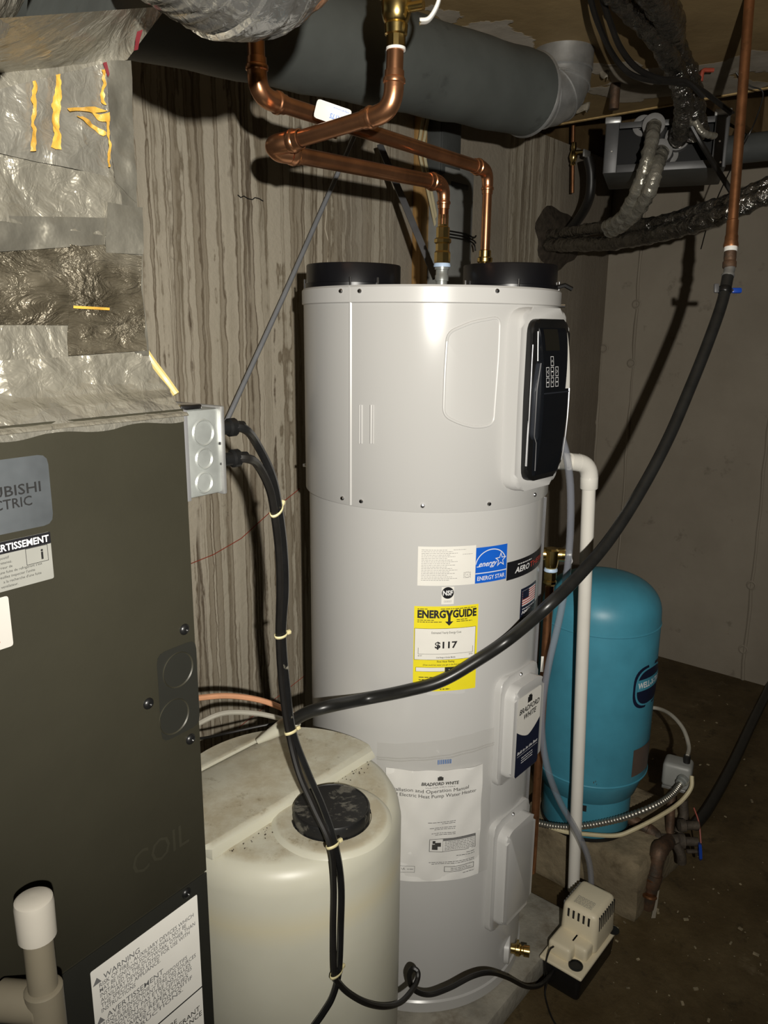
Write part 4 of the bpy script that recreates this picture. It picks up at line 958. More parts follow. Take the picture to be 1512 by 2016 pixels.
for k in range(3):
    q = ep + N*.055 - ZZ*(.035 + .01*k) + U*.03; MB().tube(cat([q + U*-.16, q, q + U*.06 - ZZ*.008, q + U*.075 - ZZ*.016*k], 5), .003, 6).build('wire_tie', 'rubber_black', eb)
# pale cables hanging down the board
for k, dx in enumerate((0, 9)):
    o = MB().tube(cat([WL(838 + dx, 210, .045), WL(828 + dx, 265, .05), WL(826 + dx, 300, .05), WL(848 + dx*.6, 400, .07), WL(862 + dx*.4, 470, .06)], 6), .0055, 8).build('wall_cable', 'cable_cream', loc=WL(838 + dx, 300, .05))
    tag(o, ('pale house cable hanging nearest the wooden wall board', 'second pale house cable hanging right of the first by the wooden board')[k], 'cable', 'pale cables by the board')
# dark slanting bar
p0, p1 = A(748, 285, 2.42), A(858, 548, 2.12); dv_ = (p1 - p0).normalized(); sd_ = dv_.cross(RF).normalized()
o = MB().box((p0 + p1)/2, (.018, .007, (p1 - p0).length), (sd_, dv_.cross(sd_), dv_), .001).build('slanting_bar', 'strap_grey', loc=p1); tag(o, 'dark grey metal bar slanting down behind the copper loop', 'bar')
# small copper feed with brass stop in the far corner
fc_ = WL(1132, 300, .10); feed = thing('corner_feed', V((fc_.x, fc_.y, fc_.z - .2)), 'thin copper feed with a small brass valve below the duct elbow', 'pipe')
fa = lambda y: A(1129 - (y - 230)*.012, y, fc_.y)
MB().cyl(fa(222), fa(280), .0085, 10).build('tube', 'copper_dull', feed); MB().cyl(fa(318), fa(380), .0075, 10).build('tube', 'copper_dull', feed)
MB().lathe(fa(326), ZZ, [(.008, 0), (.011, .004), (.009, .014), (.013, .020), (.017, .035), (.013, .05), (.009, .06), (.011, .07), (.009, .09)], 12).build('stop_valve', 'brass', feed)
MB().cyl(fa(300), A(1150, 298, fc_.y - .02), .008, 8).build('valve_stem', 'brass', feed)
MB().box(A(1155, 303, fc_.y - .03), (.06, .008, .03), (U, -N, ZZ), .003).build('valve_lever', 'galvanised', feed)
o = MB().tube(cat([A(1158, 310, 3.2), A(1164, 345, 3.2), A(1160, 390, 3.22), A(1140, 430, 3.3), A(1105, 470, 3.42)], 8), .019, 10).build('drain_hose', 'rubber_black', loc=A(1140, 430, 3.3)); tag(o, 'dusty black hose curving down the corner to the patched hole', 'hose')

# ============================================================ brine tank
tc0 = AZ(560, 1560, 1.51); TX, TY, TZ, TR = tc0.x, tc0.y, tc0.z, .230
tank = thing('brine_tank', V((TX, TY, 0)), 'cream plastic round salt tank with dusty black cap', 'tank')
MB().lathe((TX, TY, 0), ZZ, [(.20, .0), (.222, .012), (TR - .002, .05), (TR, .4), (TR, TZ - .05), (TR - .004, TZ - .028), (TR - .014, TZ - .010), (TR - .030, TZ - .001), (TR - .05, TZ), (.01, TZ)], 96).build('tank_body', 'tank_plastic', tank)
f0_, f1_ = H(405, 1700, TZ), H(735, 1492, TZ); ce_ = (f1_ - f0_); ce_.z = 0; ce_.normalize(); cn_ = V((-ce_.y, ce_.x, 0))
tcv = V((TX, TY, 0)); d0_ = (f0_ - tcv).dot(cn_); b0_ = H(400, 1527, TZ); d1_ = (b0_ - tcv).dot(cn_)
RR = TR - .010; d1c = min(d1_, RR - .03)
def chord(d): return sqrt(max(RR*RR - d*d, 0))
poly = []
for k in range(13):
    a0 = math.asin(d0_/RR); a1 = math.asin(d1c/RR); a = a0 + (a1 - a0)*k/12; poly.append((RR*cos(a), RR*sin(a)))
for k in range(13):
    a0 = math.asin(d1c/RR); a1 = math.asin(d0_/RR); a = a0 + (a1 - a0)*k/12; poly.append((-RR*cos(a), RR*sin(a)))
mb = MB(); mb.prism(poly, V((TX, TY, TZ - .002)), ce_, cn_, .021, .016); mb.build('raised_lid', 'tank_plastic', tank)
poly = [(RR*cos(a), RR*sin(a)) for a in (math.asin((d1c + .003)/RR) + (pi - 2*math.asin((d1c + .003)/RR))*k/16 for k in range(17))]
mb = MB(); mb.prism(poly, V((TX, TY, TZ - .002)), ce_, cn_, .018, .006); mb.build('rear_lid', 'tank_plastic', tank)
cc = H(653, 1588, TZ + .028); cc = V((cc.x, cc.y, TZ))
MB().lathe(cc, ZZ, [(.112, -.001), (.108, .004), (.100, .0075), (.092, .008), (.074, .008)], 48, False).build('cap_collar', 'tank_plastic', tank)
cap = MB().lathe(cc + ZZ*.004, ZZ, [(.071, 0), (.071, .024), (.069, .027), (.067, .0275), (.066, .0262), (.01, .0262)], 48).build('black_cap', 'lid_dusty', tank)
for a in range(4):
    th = a*pi/2 + .35; MB().box(cc + V((cos(th)*.070, sin(th)*.070, .006)), (.008, .018, .008), (V((cos(th), sin(th), 0)), V((-sin(th), cos(th), 0)), ZZ), .001).build('cap_lug', 'plastic_black', cap)
# dirt crumbs along the lid step
rg = random.Random(4); mb = MB()
for k in range(90):
    t = rg.uniform(-1, 1); base_ = tcv + ce_*(t*chord(d0_)*.9) + cn_*(d0_ - abs(rg.gauss(0, .012)) - .001)
    if k > 55: base_ = tcv + ce_*rg.uniform(-.12, .02) + cn_*(d0_ - rg.uniform(.01, .10))
    if (base_ - V((cc.x, cc.y, 0))).length < .085 or (base_ - tcv).length > TR - .035: continue
    s_ = rg.uniform(.0006, .0020); a = rg.uniform(0, pi); mb.box(V((base_.x, base_.y, TZ + s_*.3)), (s_*rg.uniform(1, 2.2), s_, s_*.7), (V((cos(a), sin(a), 0)), V((-sin(a), cos(a), 0)), ZZ))
o = mb.build('dirt_crumbs', 'iron_rust', ang=0, loc=(TX, TY, TZ)); tag(o, 'brown dirt crumbs gathered along the step of the tank lid', 'dirt', kind='stuff')

# ============================================================ black supply hose from the right copper riser
def hs(x, y, off=.0155): return CY(x, y, HX, HY, RL + off)
hosep = [AZ(1434, 540, 1.83), AZ(1421, 598, 1.82), AZ(1392, 680, 1.80), AZ(1358, 765, 1.78), AZ(1315, 865, 1.75), AZ(1262, 965, 1.72), AZ(1200, 1062, 1.68), AZ(1135, 1138, 1.63), AZ(1075, 1196, 1.59),
         hs(1005, 1256, .03), hs(940, 1300), hs(870, 1340), hs(800, 1360), hs(720, 1376, .026), AZ(650, 1390, 1.60), AZ(605, 1403, 1.60), AZ(572, 1422, 1.62)]
hose = thing('supply_hose', AZ(1434, 540, 1.83), 'long thick black poly hose sweeping from the right copper riser across the heater', 'hose')
hp_ = cat(hosep, 8); MB().tube(hp_, [.01335]*len(hp_), 16).build('hose_tube', 'poly_black', hose)
h0 = hosep[0]; h1 = hosep[1]; hd0 = (h0 - h1).normalized()
MB().lathe(h1 + hd0*.028, hd0, [(.0145, 0), (.0155, .002), (.0155, .012), (.0145, .014)], 20).build('hose_clamp', 'plastic_black', hose)
MB().cyl(h1 + hd0*.034, h1 + hd0*.034 + RX*.034, .005, 8).build('clamp_screw', 'steel', hose)
MB().box(h1 + hd0*.034 + RX*.028, (.024, .010, .013), (RX, RF, -RY), .004).build('clamp_key', 'valve_blue', hose)
MB().box(h1 + hd0*.040 - RX*.021, (.012, .008, .022), (RX, RF, -RY), .003).build('clamp_tail', 'strap_grey', hose)
# milky end piece the hose slides on, lying on the tank
e0_ = hosep[-1]; e1_ = H(500, 1464, TZ + .028)
o = MB().lathe(e0_ + (e0_ - e1_).normalized()*.015, e1_ - e0_, [(.0165, 0), (.0165, .03), (.0150, .045), (.012, (e1_ - e0_).length*.7), (.006, (e1_ - e0_).length + .005)], 16).build('hose_nozzle', 'tank_plastic', loc=e1_); tag(o, 'tapered milky plastic hose end lying on the salt tank lid', 'nozzle')
# copper riser at the right
rt = AZ(1476, -6, 1.80); rz = AZ(1440, 470, 1.83)
riser = thing('copper_riser', rz, 'old brown copper riser at the right with a white taped joint', 'pipe')
top_ = rz + (rt - rz)*1.03; dr = (top_ - rz).normalized()
MB().cyl(rz, top_, .0117, 16).build('tube', 'copper_dull', riser)
MB().lathe(rz - dr*.02, dr, [(.0165, 0), (.0172, .005), (.015, .015), (.015, .025), (.0135, .03), (.0135, .062), (.0117, .064)], 16).build('coupling', 'copper_dull', riser)
MB().lathe(rz - dr*.030, dr, [(.0145, 0), (.0150, .002), (.0150, .011)], 16).build('white_band', 'tape_white', riser)
MB().lathe(rz - dr*.070, dr, [(.0125, 0), (.0158, .003), (.0158, .015), (.0135, .018), (.0142, .025), (.0138, .040)], 12).build('adapter', 'copper_rust', riser)
MB().lathe(h0 - hd0*.006, hd0, [(.0145, 0), (.0150, .004), (.0120, .010), (.0130, .018), (.0120, .034)], 16).build('barbed_insert', 'galvanised', riser)

# ============================================================ thin cables at the back of the tank
def cable(name, pts, r, mat, label, catg='cable', group=None, n=8, sub=7):
    o = MB().tube(cat(pts, sub), r, n).build(name, mat, loc=pts[-1]); return tag(o, label, catg, group)
cable('orange_cable', [A(340, 1383, 1.38), A(392, 1374, 1.45), A(450, 1370, 1.50), A(510, 1378, 1.53), A(560, 1396, 1.55), A(585, 1412, 1.57)], .0062, 'cable_orange', 'salmon orange tube arching behind the cabinet to the hose end', 'tube')
cable('grey_cable', [A(340, 1455, 1.38), A(392, 1424, 1.44), A(440, 1404, 1.47), A(500, 1404, 1.50), A(550, 1414, 1.52), A(575, 1424, 1.55)], .0055, 'cable_grey', 'pale grey tube arching below the orange tube behind the tank', 'tube')
cable('black_wire', [A(340, 1458, 1.48), A(400, 1453, 1.53), A(440, 1445, 1.57), A(500, 1432, 1.60), A(560, 1420, 1.62)], .0032, 'rubber_black', 'thin black wire lying across the back of the tank top', 'wire')

# ============================================================ black cables from the junction box
def ts(x, y, off=.012): return CY(x, y, TX, TY, TR + off)
jx = V((ce.x, ce.y, 0)) + CU*(jd + .003)
def jbx(x, y): return PL(x, y, ce + CN*-.035, CN)
s1, s2 = jbx(448, 842), jbx(455, 903)
tie = [A(554, 1021, 1.08), A(556, 1252, 1.17), A(573, 1440, 1.20), None, None]
topc = H(655, 1664, TZ + .012); tie[3] = V((topc.x, topc.y - .012, topc.z)); tie[4] = ts(663, 1922)
c1 = [s1, jbx(470, 843) + CN*.01, A(505, 873, .99), A(535, 935, 1.03), A(549, 1000, 1.07), A(559, 1080, 1.11), A(562, 1160, 1.14), A(557, 1250, 1.17), A(565, 1350, 1.19), A(577, 1440, 1.195), A(606, 1520, 1.175), A(636, 1590, 1.145), A(660, 1663, 1.12), ts(672, 1740), ts(671, 1830), ts(667, 1915), ts(655, 1962), ts(636, 1995), ts(612, 2030), ts(590, 2075)]
c2 = [s2, jbx(475, 901) + CN*.01, A(507, 915, .99), A(530, 960, 1.03), A(540, 1010, 1.06), A(549, 1090, 1.10), A(551, 1170, 1.13), A(549, 1250, 1.165), A(555, 1350, 1.185), A(568, 1440, 1.19), A(588, 1520, 1.17), A(618, 1590, 1.14), A(650, 1663, 1.115), ts(657, 1740), ts(656, 1830), ts(658, 1915, .020),
      ts(668, 1937, .016), ts(690, 1958, .014), ts(725, 1976, .014), AZ(762, 1981, 1.48), AZ(793, 1970, 1.58), AZ(818, 1938, 1.66), AZ(823, 1915, 1.68), AZ(813, 1907, 1.685), AZ(806, 1922, 1.69), AZ(815, 1948, 1.70), AZ(845, 1958, 1.71), AZ(885, 1945, 1.71), AZ(930, 1922, 1.72), AZ(965, 1915, 1.75), AZ(1000, 1925, 1.82), AZ(1035, 1942, 1.88), AZ(1062, 1940, 1.93), AZ(1082, 1922, 1.96), AZ(1092, 1903, 2.0)]
cable('power_cable', c1, .0058, 'cable_black', 'paint-flecked black cable from the upper box outlet down the salt tank', 'cable')
cable('power_cable', c2, .0058, 'rubber_black', 'clean black cable from the lower box outlet looping along to the pump', 'cable')
for q, nm in ((s1, 'upper'), (s2, 'lower')):
    dirx = (CU*.8 + CN*.1).normalized(); o = MB().lathe(q - dirx*.012, dirx, [(.0085, 0), (.0085, .012), (.0115, .014), (.0115, .022), (.0075, .026), (.0065, .036)], 14).build('cable_grip', 'plastic_black', jb)
tl = ('below the junction box', 'halfway down the heater', 'above the back of the tank', 'in front of the black cap', 'where they part low down')
for i, p in enumerate(tie):
    a_ = min(c1, key=lambda q: (q - p).length); k = c1.index(a_); b_ = c2[min(range(len(c2)), key=lambda j: (c2[j] - a_).length)]
    cen = (a_ + b_)/2; dirr = (c1[min(k+1, len(c1)-1)] - c1[max(k-1, 0)]).normalized(); half = (a_ - b_).length/2 + .0065
    sx_ = (a_ - b_) - dirr*(a_ - b_).dot(dirr); sx_ = sx_.normalized() if sx_.length > 1e-5 else RX.copy(); sy_ = dirr.cross(sx_)
    z = thing('zip_tie', cen, 'yellowed zip tie on the black cables ' + tl[i], 'zip tie', 'zip ties on the black cables')
    mb = MB()
    def band(a, b, c=cen, h_=half): th = 2*pi*a; return c + sx_*(cos(th)*(h_ + .001)) + sy_*(sin(th)*.0078) + dirr*(.005*(b - .5))
    mb.grid(band, 20, 1); bd_ = mb.build('band', 'zip_tie', z); md = bd_.modifiers.new('t', 'SOLIDIFY'); md.thickness = .0012
    MB().box(cen + sx_*(half + .004), (.007, .006, .006), (sx_, sy_, dirr), .001).build('head', 'zip_tie', z)

# ============================================================ PVC condensate drain
pvr = .0167; pa = A(1085, 905, 1.80); pb = A(1161, 913, 1.84); pcx = A(1129, 1752, 1.915)
pv = thing('pvc_drain', pcx, 'white PVC pipe with an elbow dropping beside the heater to the pump', 'pipe')
run(pv, [pa, pb, pcx], pvr, 'pvc_white', rb=.036, er=.0215, cups=False)
d_ = (pb - pa).normalized(); MB().lathe(pa - d_*.01, d_, [(.0165, 0), (.021, .002), (.0215, .048), (.0205, .050), (.0167, .051)], 20).build('coupling', 'pvc_white', pv)
d_ = (pcx - pb).normalized(); MB().lathe(pb + d_*.030, d_, [(.0210, 0), (.0218, .004), (.0218, .030), (.0205, .032), (.0167, .033)], 20).build('elbow_socket', 'pvc_white', pv)
d_ = (pb - pa).normalized(); MB().lathe(pb - d_*.060, d_, [(.0167, 0), (.0208, .001), (.0212, .028)], 20).build('elbow_socket', 'pvc_white', pv)
cable('vinyl_tube', [A(1106, 862, 1.66), A(1116, 900, 1.66), A(1123, 960, 1.68), A(1123, 1040, 1.70), A(1117, 1120, 1.71), A(1103, 1210, 1.71), A(1080, 1310, 1.71), A(1068, 1390, 1.71), A(1068, 1455, 1.71), A(1080, 1520, 1.73), A(1103, 1580, 1.77), A(1133, 1632, 1.80), A(1155, 1680, 1.82), A(1163, 1720, 1.84), A(1164, 1775, 1.85)], .0085, 'vinyl_clear', 'clear vinyl tube hanging in a bow between heater and white PVC pipe', 'tube', n=12)

# ============================================================ relief valve
tp = A(1086, 1095, 1.80); rv = thing('relief_valve', V((tp.x, tp.y, .25)), 'brass relief valve with a copper discharge pipe beside the heater', 'valve')
tpz = lambda y: V((tp.x, tp.y, A(1080, y, tp.y).z))
MB().lathe(tpz(1118), ZZ, [(.013, 0), (.016, .004), (.0175, .016), (.0185, .030), (.0190, .046), (.014, .050)], 14).build('valve_body', 'brass', rv)
MB().cyl(tp + V((-.05, .01, .004)), tp + V((.034, .0, .004)), .0165, 14, bev=.003).build('valve_barrel', 'brass', rv)
MB().lathe(tp + V((.030, 0, .004)), V((1, 0, 0)), [(.010, 0), (.013, .004), (.013, .016), (.005, .018)], 10).build('valve_cap', 'galvanised', rv)
MB().tube([tp + V((.044, 0, .014)), tp + V((.050, -.004, -.01)), tp + V((.046, -.006, -.032))], .003, 6).build('test_lever', 'steel', rv)
MB().lathe(tpz(1124), ZZ, [(.0165, 0), (.0170, .003), (.0150, .008)], 14).build('sealing_tape', 'teflon_blue', rv)
MB().lathe(tpz(1152), ZZ, [(.0120, 0), (.0145, .003), (.0165, .006), (.0165, .011), (.0135, .014), (.0155, .018), (.0155, .034)], 8).build('brass_adapter', 'brass', rv, ang=25)
MB().cyl(V((tp.x, tp.y, A(1052, 1716, tp.y).z)), tpz(1150), RV, 16).build('discharge_pipe', 'copper_dull', rv)
MB().box(V((tp.x - .009, tp.y - .0105, A(1066, 1304, tp.y).z)), (.007, .002, .042), None, .0005).build('pipe_sticker', 'label_white', rv)

# ============================================================ condensate pump
F_L, F_R, R_B = H(1054, 1946, 0), H(1138, 1982, 0), H(1197, 1880, 0)
PW = (F_R - F_L).dot(N); PLn = (R_B - F_R).dot(U)
PW = min(max(PW, .10), .15); PLn = min(max(PLn, .22), .30)
o_ = F_R - N*PW                                                       # front-left corner on the floor
def pm(a, b, z): return V((o_.x, o_.y, 0)) + U*a + N*b + ZZ*z
PH = A(1149, 1929, F_R.y).z
pump = thing('condensate_pump', pm(PLn/2, PW/2, 0), 'small condensate pump with black reservoir and cream cover on the floor', 'pump')
def pbox(a0, a1, b0, b1, z0, z1, bev, taper=0):
    bm = bmesh.new(); bmesh.ops.create_cube(bm, size=1)
    for q in bm.verts:
        t = taper if q.co.z < 0 else 0
        q.co = V(((q.co.x)*(a1 - a0 - 2*t), q.co.y*(b1 - b0 - 2*t), q.co.z*(z1 - z0)))
    if bev: bmesh.ops.bevel(bm, geom=list(bm.edges), offset=bev, segments=3, affect='EDGES', profile=.5)
    return MB().bm(bm, pm((a0 + a1)/2, (b0 + b1)/2, (z0 + z1)/2), (U, N, ZZ))
pbox(0, PLn, 0, PW, 0, PH, .012, .006).build('reservoir', 'plastic_black', pump)
pbox(-.004, PLn + .004, -.004, PW + .004, PH - .004, PH + .006, .004).build('rim_plate', 'cream_plastic', pump)
pbox(.022, .15, .004, PW*.62, PH, PH + .042, .010).build('deck_cover', 'cream_plastic', pump)
pbox(.050, .15, PW*.4, PW - .010, PH, PH + .042, .010).build('deck_cover', 'cream_plastic', pump)
hx0, hx1, hz = PLn*.40, PLn - .012, PH + .118
hous = pbox(hx0, hx1, .006, PW - .006, PH, hz, .016, -.004).build('motor_housing', 'cream_plastic', pump)
for k in range(5):
    b = PW*(.24 + .13*k); pbox(hx0 - .0012, hx0 + .004, b - .0028, b + .0028, hz - .052, hz - .012, 0).build('vent_slot', 'ink_black', hous)
for k in range(9):
    a = hx0 + .018 + k*(hx1 - hx0 - .032)/8
    for b in (.006, PW - .006): pbox(a - .0022, a + .0022, b - .0022, b + .0022, hz - .050, hz - .010, 0).build('vent_slot', 'ink_black' if b > .02 else 'ink_grey', hous)
mb = MB()
for k in range(8): fine_lines(mb, lambda x, y: pm(hx0 + .016 + y, .03 + x, hz + .0004), .0, PW*.45, .030 - .004*k, .0024, k)
mb.build('print', 'ink_grey', hous)
for (a0, a1, b0, b1) in ((.095, .108, .010, PW*.46), (.095, .108, PW*.52, PW*.88)):
    mb = MB()
    for k in range(4): fine_lines(mb, lambda x, y: pm(y, x, PH + .0424), b0, b1, a1 - .006*k, .0042, 30 + k)
    mb.build('print', 'ink_fine', pump)
q = pm(.026, PW - .026, PH + .0062)
MB().lathe(q, ZZ, [(.0185, 0), (.0185, .003), (.0155, .0035), (.0150, -.004)], 24, False).build('inlet_ring', 'plastic_black', pump); MB().lathe(q + ZZ*.0002, ZZ, [(.0155, 0), (.0155, .0006)], 20).build('inlet_hole', 'ink_black', pump)
q = pm(PLn - .018, PW - .004, PH + .0062); MB().lathe(q, ZZ, [(.0165, 0), (.0165, .002)], 20).build('inlet_hole', 'ink_black', pump)
q = pm(PLn - .006, .05, PH); MB().cyl(q, q + ZZ*.03, .009, 12).build('outlet_barb', 'plastic_black', pump)
cable('alarm_wire', [pm(.018, PW*.22, PH + .035), pm(.004, PW*.18, PH + .030), pm(-.012, PW*.18, PH), pm(-.012, PW*.25, .04), pm(-.03, PW*.3, .006), pm(-.08, PW*.75, .004), pm(-.10, PW*1.2, .004)], .0022, 'rubber_black', 'thin black wire from the pump front trailing on the floor', 'wire')

# ============================================================ blue pressure tank on its block
fb = H(1143, 1660, .20); KX, KY, KR = fb.x + .045, fb.y + .135, .168
blk = MB(); bm = bmesh.new(); bmesh.ops.create_cube(bm, size=1)
for q in bm.verts: q.co = V((q.co.x*.38, q.co.y*.40, q.co.z*.20))
bmesh.ops.subdivide_edges(bm, edges=list(bm.edges), cuts=9, use_grid_fill=True)
bc = V((KX, KY, .10)) + U*.075 + N*.03
for q in bm.verts:
    p = V(q.co); edge_ = sum(abs(abs(c) - h) < .002 for c, h in zip(p, (.19, .20, .10)))
    q.co = p*(1 - .02*edge_*(edge_ > 1)) + V((mnoise.noise(p*9), mnoise.noise(p*9 + V((5, 0, 0))), 0))*.012*(edge_ > 0)*(p.z < .095)
blk.bm(bm, bc, (U, N, ZZ)); o = blk.build('concrete_block', 'concrete_block', loc=(KX, KY, 0), ang=50); tag(o, 'rough stained concrete block under the blue tank', 'block')
zt_ = A(1168, 1127, KY).z; zs_ = A(1176, 1256, KY - KR).z; zl_ = A(1160, 1552, KY - KR).z; zk_ = A(1150, 1583, KY - .13).z
pt = thing('pressure_tank', (KX, KY, .20), 'teal blue steel well pressure tank standing on a concrete block', 'tank')
prof = [(.128, zk_ - .004), (.142, zk_ + .006), (KR - .010, zl_ - .02), (KR, zl_), (KR, zs_), (KR - .001, zs_ + .03)]
hd2 = zt_ - (zs_ + .03)
for k in range(1, 13): a = pi/2*k/12; prof.append(((KR - .001)*cos(a)**.72 if k < 12 else .002, zs_ + .03 + hd2*sin(a)))
MB().lathe((KX, KY, 0), ZZ, prof, 80).build('tank_shell', 'tank_blue', pt)
for z in (zs_, zl_): MB().lathe((KX, KY, z), ZZ, [(KR, -.003), (KR + .0018, -.001), (KR + .0018, .001), (KR, .003)], 80, False).build('weld_band', 'tank_blue', pt)
MB().lathe((KX, KY, 0), ZZ, [(.128, .203), (.130, .206), (.130, zk_ + .004), (.126, zk_ + .006)], 64).build('tank_skirt', 'tank_blue', pt)
MB().lathe((KX, KY, 0), ZZ, [(.131, .2005), (.134, .202), (.134, .210), (.131, .212)], 64).build('base_gasket', 'rubber_black', pt)
def kphi(x, y): p = CY(x, y, KX, KY, KR); return atan2(p.x - KX, KY - p.y), p.z
def kp(f, z, r): return V((KX + r*sin(f), KY - r*cos(f), z))
f, z = kphi(1138, 1587); mb = MB(); mb.grid(lambda a, b: kp(f - .15 + .30*a, zk_ - .028 + .020*b, .1308), 8, 1); mb.build('skirt_opening', 'ink_black', pt)
# oval maker's mark, partly round the curve
f0, z1 = kphi(1249, 1330); _, z0 = kphi(1252, 1398); f0 = min(f0, 1.12); Wd = .15; 
def kmap(off): return lambda x, y: kp(f0 + x/KR, y, KR + off)
def oval(i, j=0): return roundpoly([(i, z0 + i), (Wd - i, z0 + i), (Wd - i, z1 - i + j), (i, z1 - i + j)], .05, 8)
z1 += .02
def fan(poly, mp): c = (sum(p[0] for p in poly)/len(poly), sum(p[1] for p in poly)/len(poly)); n = len(poly); R6 = 8; vs = [mp(c[0] + (p[0] - c[0])*max(j, .01)/R6, c[1] + (p[1] - c[1])*max(j, .01)/R6) for j in range(R6 + 1) for p in poly]; return vs, [(j*n + k, j*n + (k + 1) % n, (j + 1)*n + (k + 1) % n, (j + 1)*n + k) for j in range(R6) for k in range(n)]
mk_ = MB(); mk_.add(*fan(oval(0), kmap(.0006))); lg = mk_.build('maker_mark', 'label_navy', pt)
mk_ = MB(); mk_.add(*fan(oval(.007), kmap(.0014))); mk_.build('mark_field', 'tank_blue', lg)
mk_ = MB(); mk_.add(*fan(oval(.012), kmap(.0022))); mk_.build('mark_field', 'label_navy', lg)
mk_ = MB(); zm_ = z0 + (z1 - z0)*.50; rect(mk_, kmap(.0030), .012, zm_ - .008, Wd - .012, zm_ + .026, 8); mk_.build('mark_band', 'tank_blue', lg)
mk_ = MB(); put_text(mk_, 'WELL-X-TROL', kmap(.0038), .014, zm_ + .001, .017, 'L', Wd - .028, .02); mk_.build('lettering', 'ink_white', lg)
f, z = kphi(1246, 1490); mb = MB(); mb.grid(lambda a, b: kp(f + .55*a, z - .065 + .085*b, KR + .0012), 8, 2); mb.build('brown_label', 'label_brown', pt)
f, z = kphi(1168, 1542); mb = MB()
for dx, dz, s_ in ((0, 0, .006), (.03, .004, .005), (.05, -.004, .004), (-.3, .02, .006)): mb.grid(lambda a, b: kp(f + dx + s_*2*a, z + dz + s_*b, KR + .0008), 1, 1)
mb.build('paint_chip', 'iron_rust', pt)

# ============================================================ pressure switch and rusty manifold
swc = A(1334, 1520, 2.08); sw = thing('pressure_switch', swc - ZZ*.05, 'grey pressure switch box beside the blue tank', 'switch')
sa = (V((.88, -.47, 0))).normalized(); sb = V((-sa.y, sa.x, 0))
MB().box(swc, (.082, .068, .078), (sa, sb, ZZ), .012, 3).build('switch_cover', 'panel_light', sw)
MB().box(swc - ZZ*.042, (.076, .062, .010), (sa, sb, ZZ), .002).build('switch_base', 'galvanised', sw)
cn2 = A(1343, 1538, 2.02); cdir = (A(1325, 1558, 1.99) - cn2).normalized()
MB().lathe(cn2 - cdir*.012, cdir, [(.016, 0), (.017, .004), (.017, .012), (.014, .014), (.014, .024), (.0115, .026)], 14).build('conduit_connector', 'galvanised_bright', sw)
MB().cyl(swc + sa*.022 + ZZ*.036, swc + sa*.022 + ZZ*.062, .010, 10).build('cord_grip', 'rubber_black', sw)
# armored cable: ribbed
ap_ = cat([cn2, A(1325, 1562, 1.99), A(1295, 1583, 1.97), A(1240, 1606, 1.955), A(1190, 1619, 1.95), A(1140, 1627, 1.95), A(1095, 1627, 1.95), A(1050, 1618, 1.96)], 26)
mb = MB(); mb.tube(ap_, [.0092 + .0016*(1 if i % 3 == 0 else 0) for i in range(len(ap_))], 10); o = mb.build('armored_cable', 'armored', loc=ap_[0]); tag(o, 'ribbed steel armored cable running from the pressure switch across the tank', 'cable')
cable('cream_cable', [A(1362, 1528, 2.03), A(1360, 1552, 2.01), A(1338, 1580, 1.99), A(1300, 1606, 1.96), A(1250, 1632, 1.94), A(1212, 1645, 1.94), A(1150, 1642, 1.94), A(1110, 1637, 1.94), A(1060, 1620, 1.96)], .0062, 'cable_cream', 'cream cable hanging below the armored cable across the tank base')
cable('looped_cable', [swc + sa*.022 + ZZ*.06, A(1356, 1468, 2.13), A(1345, 1435, 2.2), A(1322, 1408, 2.28), A(1296, 1395, 2.36), A(1262, 1392, 2.40)], .0062, 'cable_grey', 'grey cord looping from the switch top behind the blue tank')
man_ = thing('pipe_manifold', H(1300, 1800, 0), 'rusty pipe manifold on the floor at the foot of the blue tank', 'pipe')
def my(x, y, Y=2.05): return A(x, y, Y)
run(man_, [my(1205, 1590, 2.08), my(1300, 1648, 2.02), my(1300, 1660, 2.02)], .017, 'copper_rust', cups=False, names=('feed_pipe', 'feed_bend'))
MB().cyl(my(1322, 1562, 2.07), my(1318, 1650, 2.03), .013, 12).build('riser_pipe', 'copper_rust', man_)
MB().tube([my(1345, 1575, 2.08), my(1347, 1605, 2.07), my(1335, 1640, 2.04)], .014, 12).build('grey_riser', 'iron_rust', man_)
mb = MB().lathe(my(1312, 1652, 2.02) - RX*.04, RX + V((0, -.1, 0)), [(.016, 0), (.024, .004), (.024, .018), (.018, .022), (.018, .070), (.023, .074), (.023, .09), (.013, .094), (.013, .13)], 14); mb.build('cross_fitting', 'iron_rust', man_)
run(man_, [my(1318, 1655, 2.02), my(1297, 1674, 1.93), my(1286, 1735, 1.91), H(1274, 1797, .0) + ZZ*.02], [.022, .020, .0175], 'copper_rust', rb=.02, cups=False, names=('drop_pipe', 'drop_bend'))
for y in (1733, 1768): 
    q = my(1286 - (y - 1733)*.2, y, 1.91 - (y - 1733)*.0006); MB().lathe(q, my(1285, 1700, 1.92) - q, [(.0178, 0), (.0200, .002), (.0200, .006), (.0178, .008)], 14).build('solder_bead', 'copper_dull', man_)
MB().lathe(my(1335, 1625, 2.0), RX, [(.012, 0), (.019, .003), (.019, .02), (.013, .024), (.013, .06)], 12).build('gauge_stub', 'iron_rust', man_)
MB().tube(cat([my(1330, 1660, 2.0), my(1340, 1680, 1.99), my(1342, 1698, 1.99)], 6), .014, 12).build('hose_spout', 'iron_rust', man_)
MB().cyl(my(1352, 1676, 1.98), my(1372, 1676, 1.98), .006, 8).build('valve_stem', 'iron_rust', man_)
q = my(1374, 1676, 1.98); MB().lathe(q, RX + V((0, -.3, .1)), [(.010, 0), (.024, .002), (.026, .006), (.024, .010), (.010, .011)], 7).build('hand_wheel', 'valve_blue', man_)
MB().tube(cat([my(1366, 1590, 2.05), my(1376, 1620, 2.03), my(1380, 1660, 2.0)], 6), .0022, 6).build('red_wire', 'cable_red', man_)
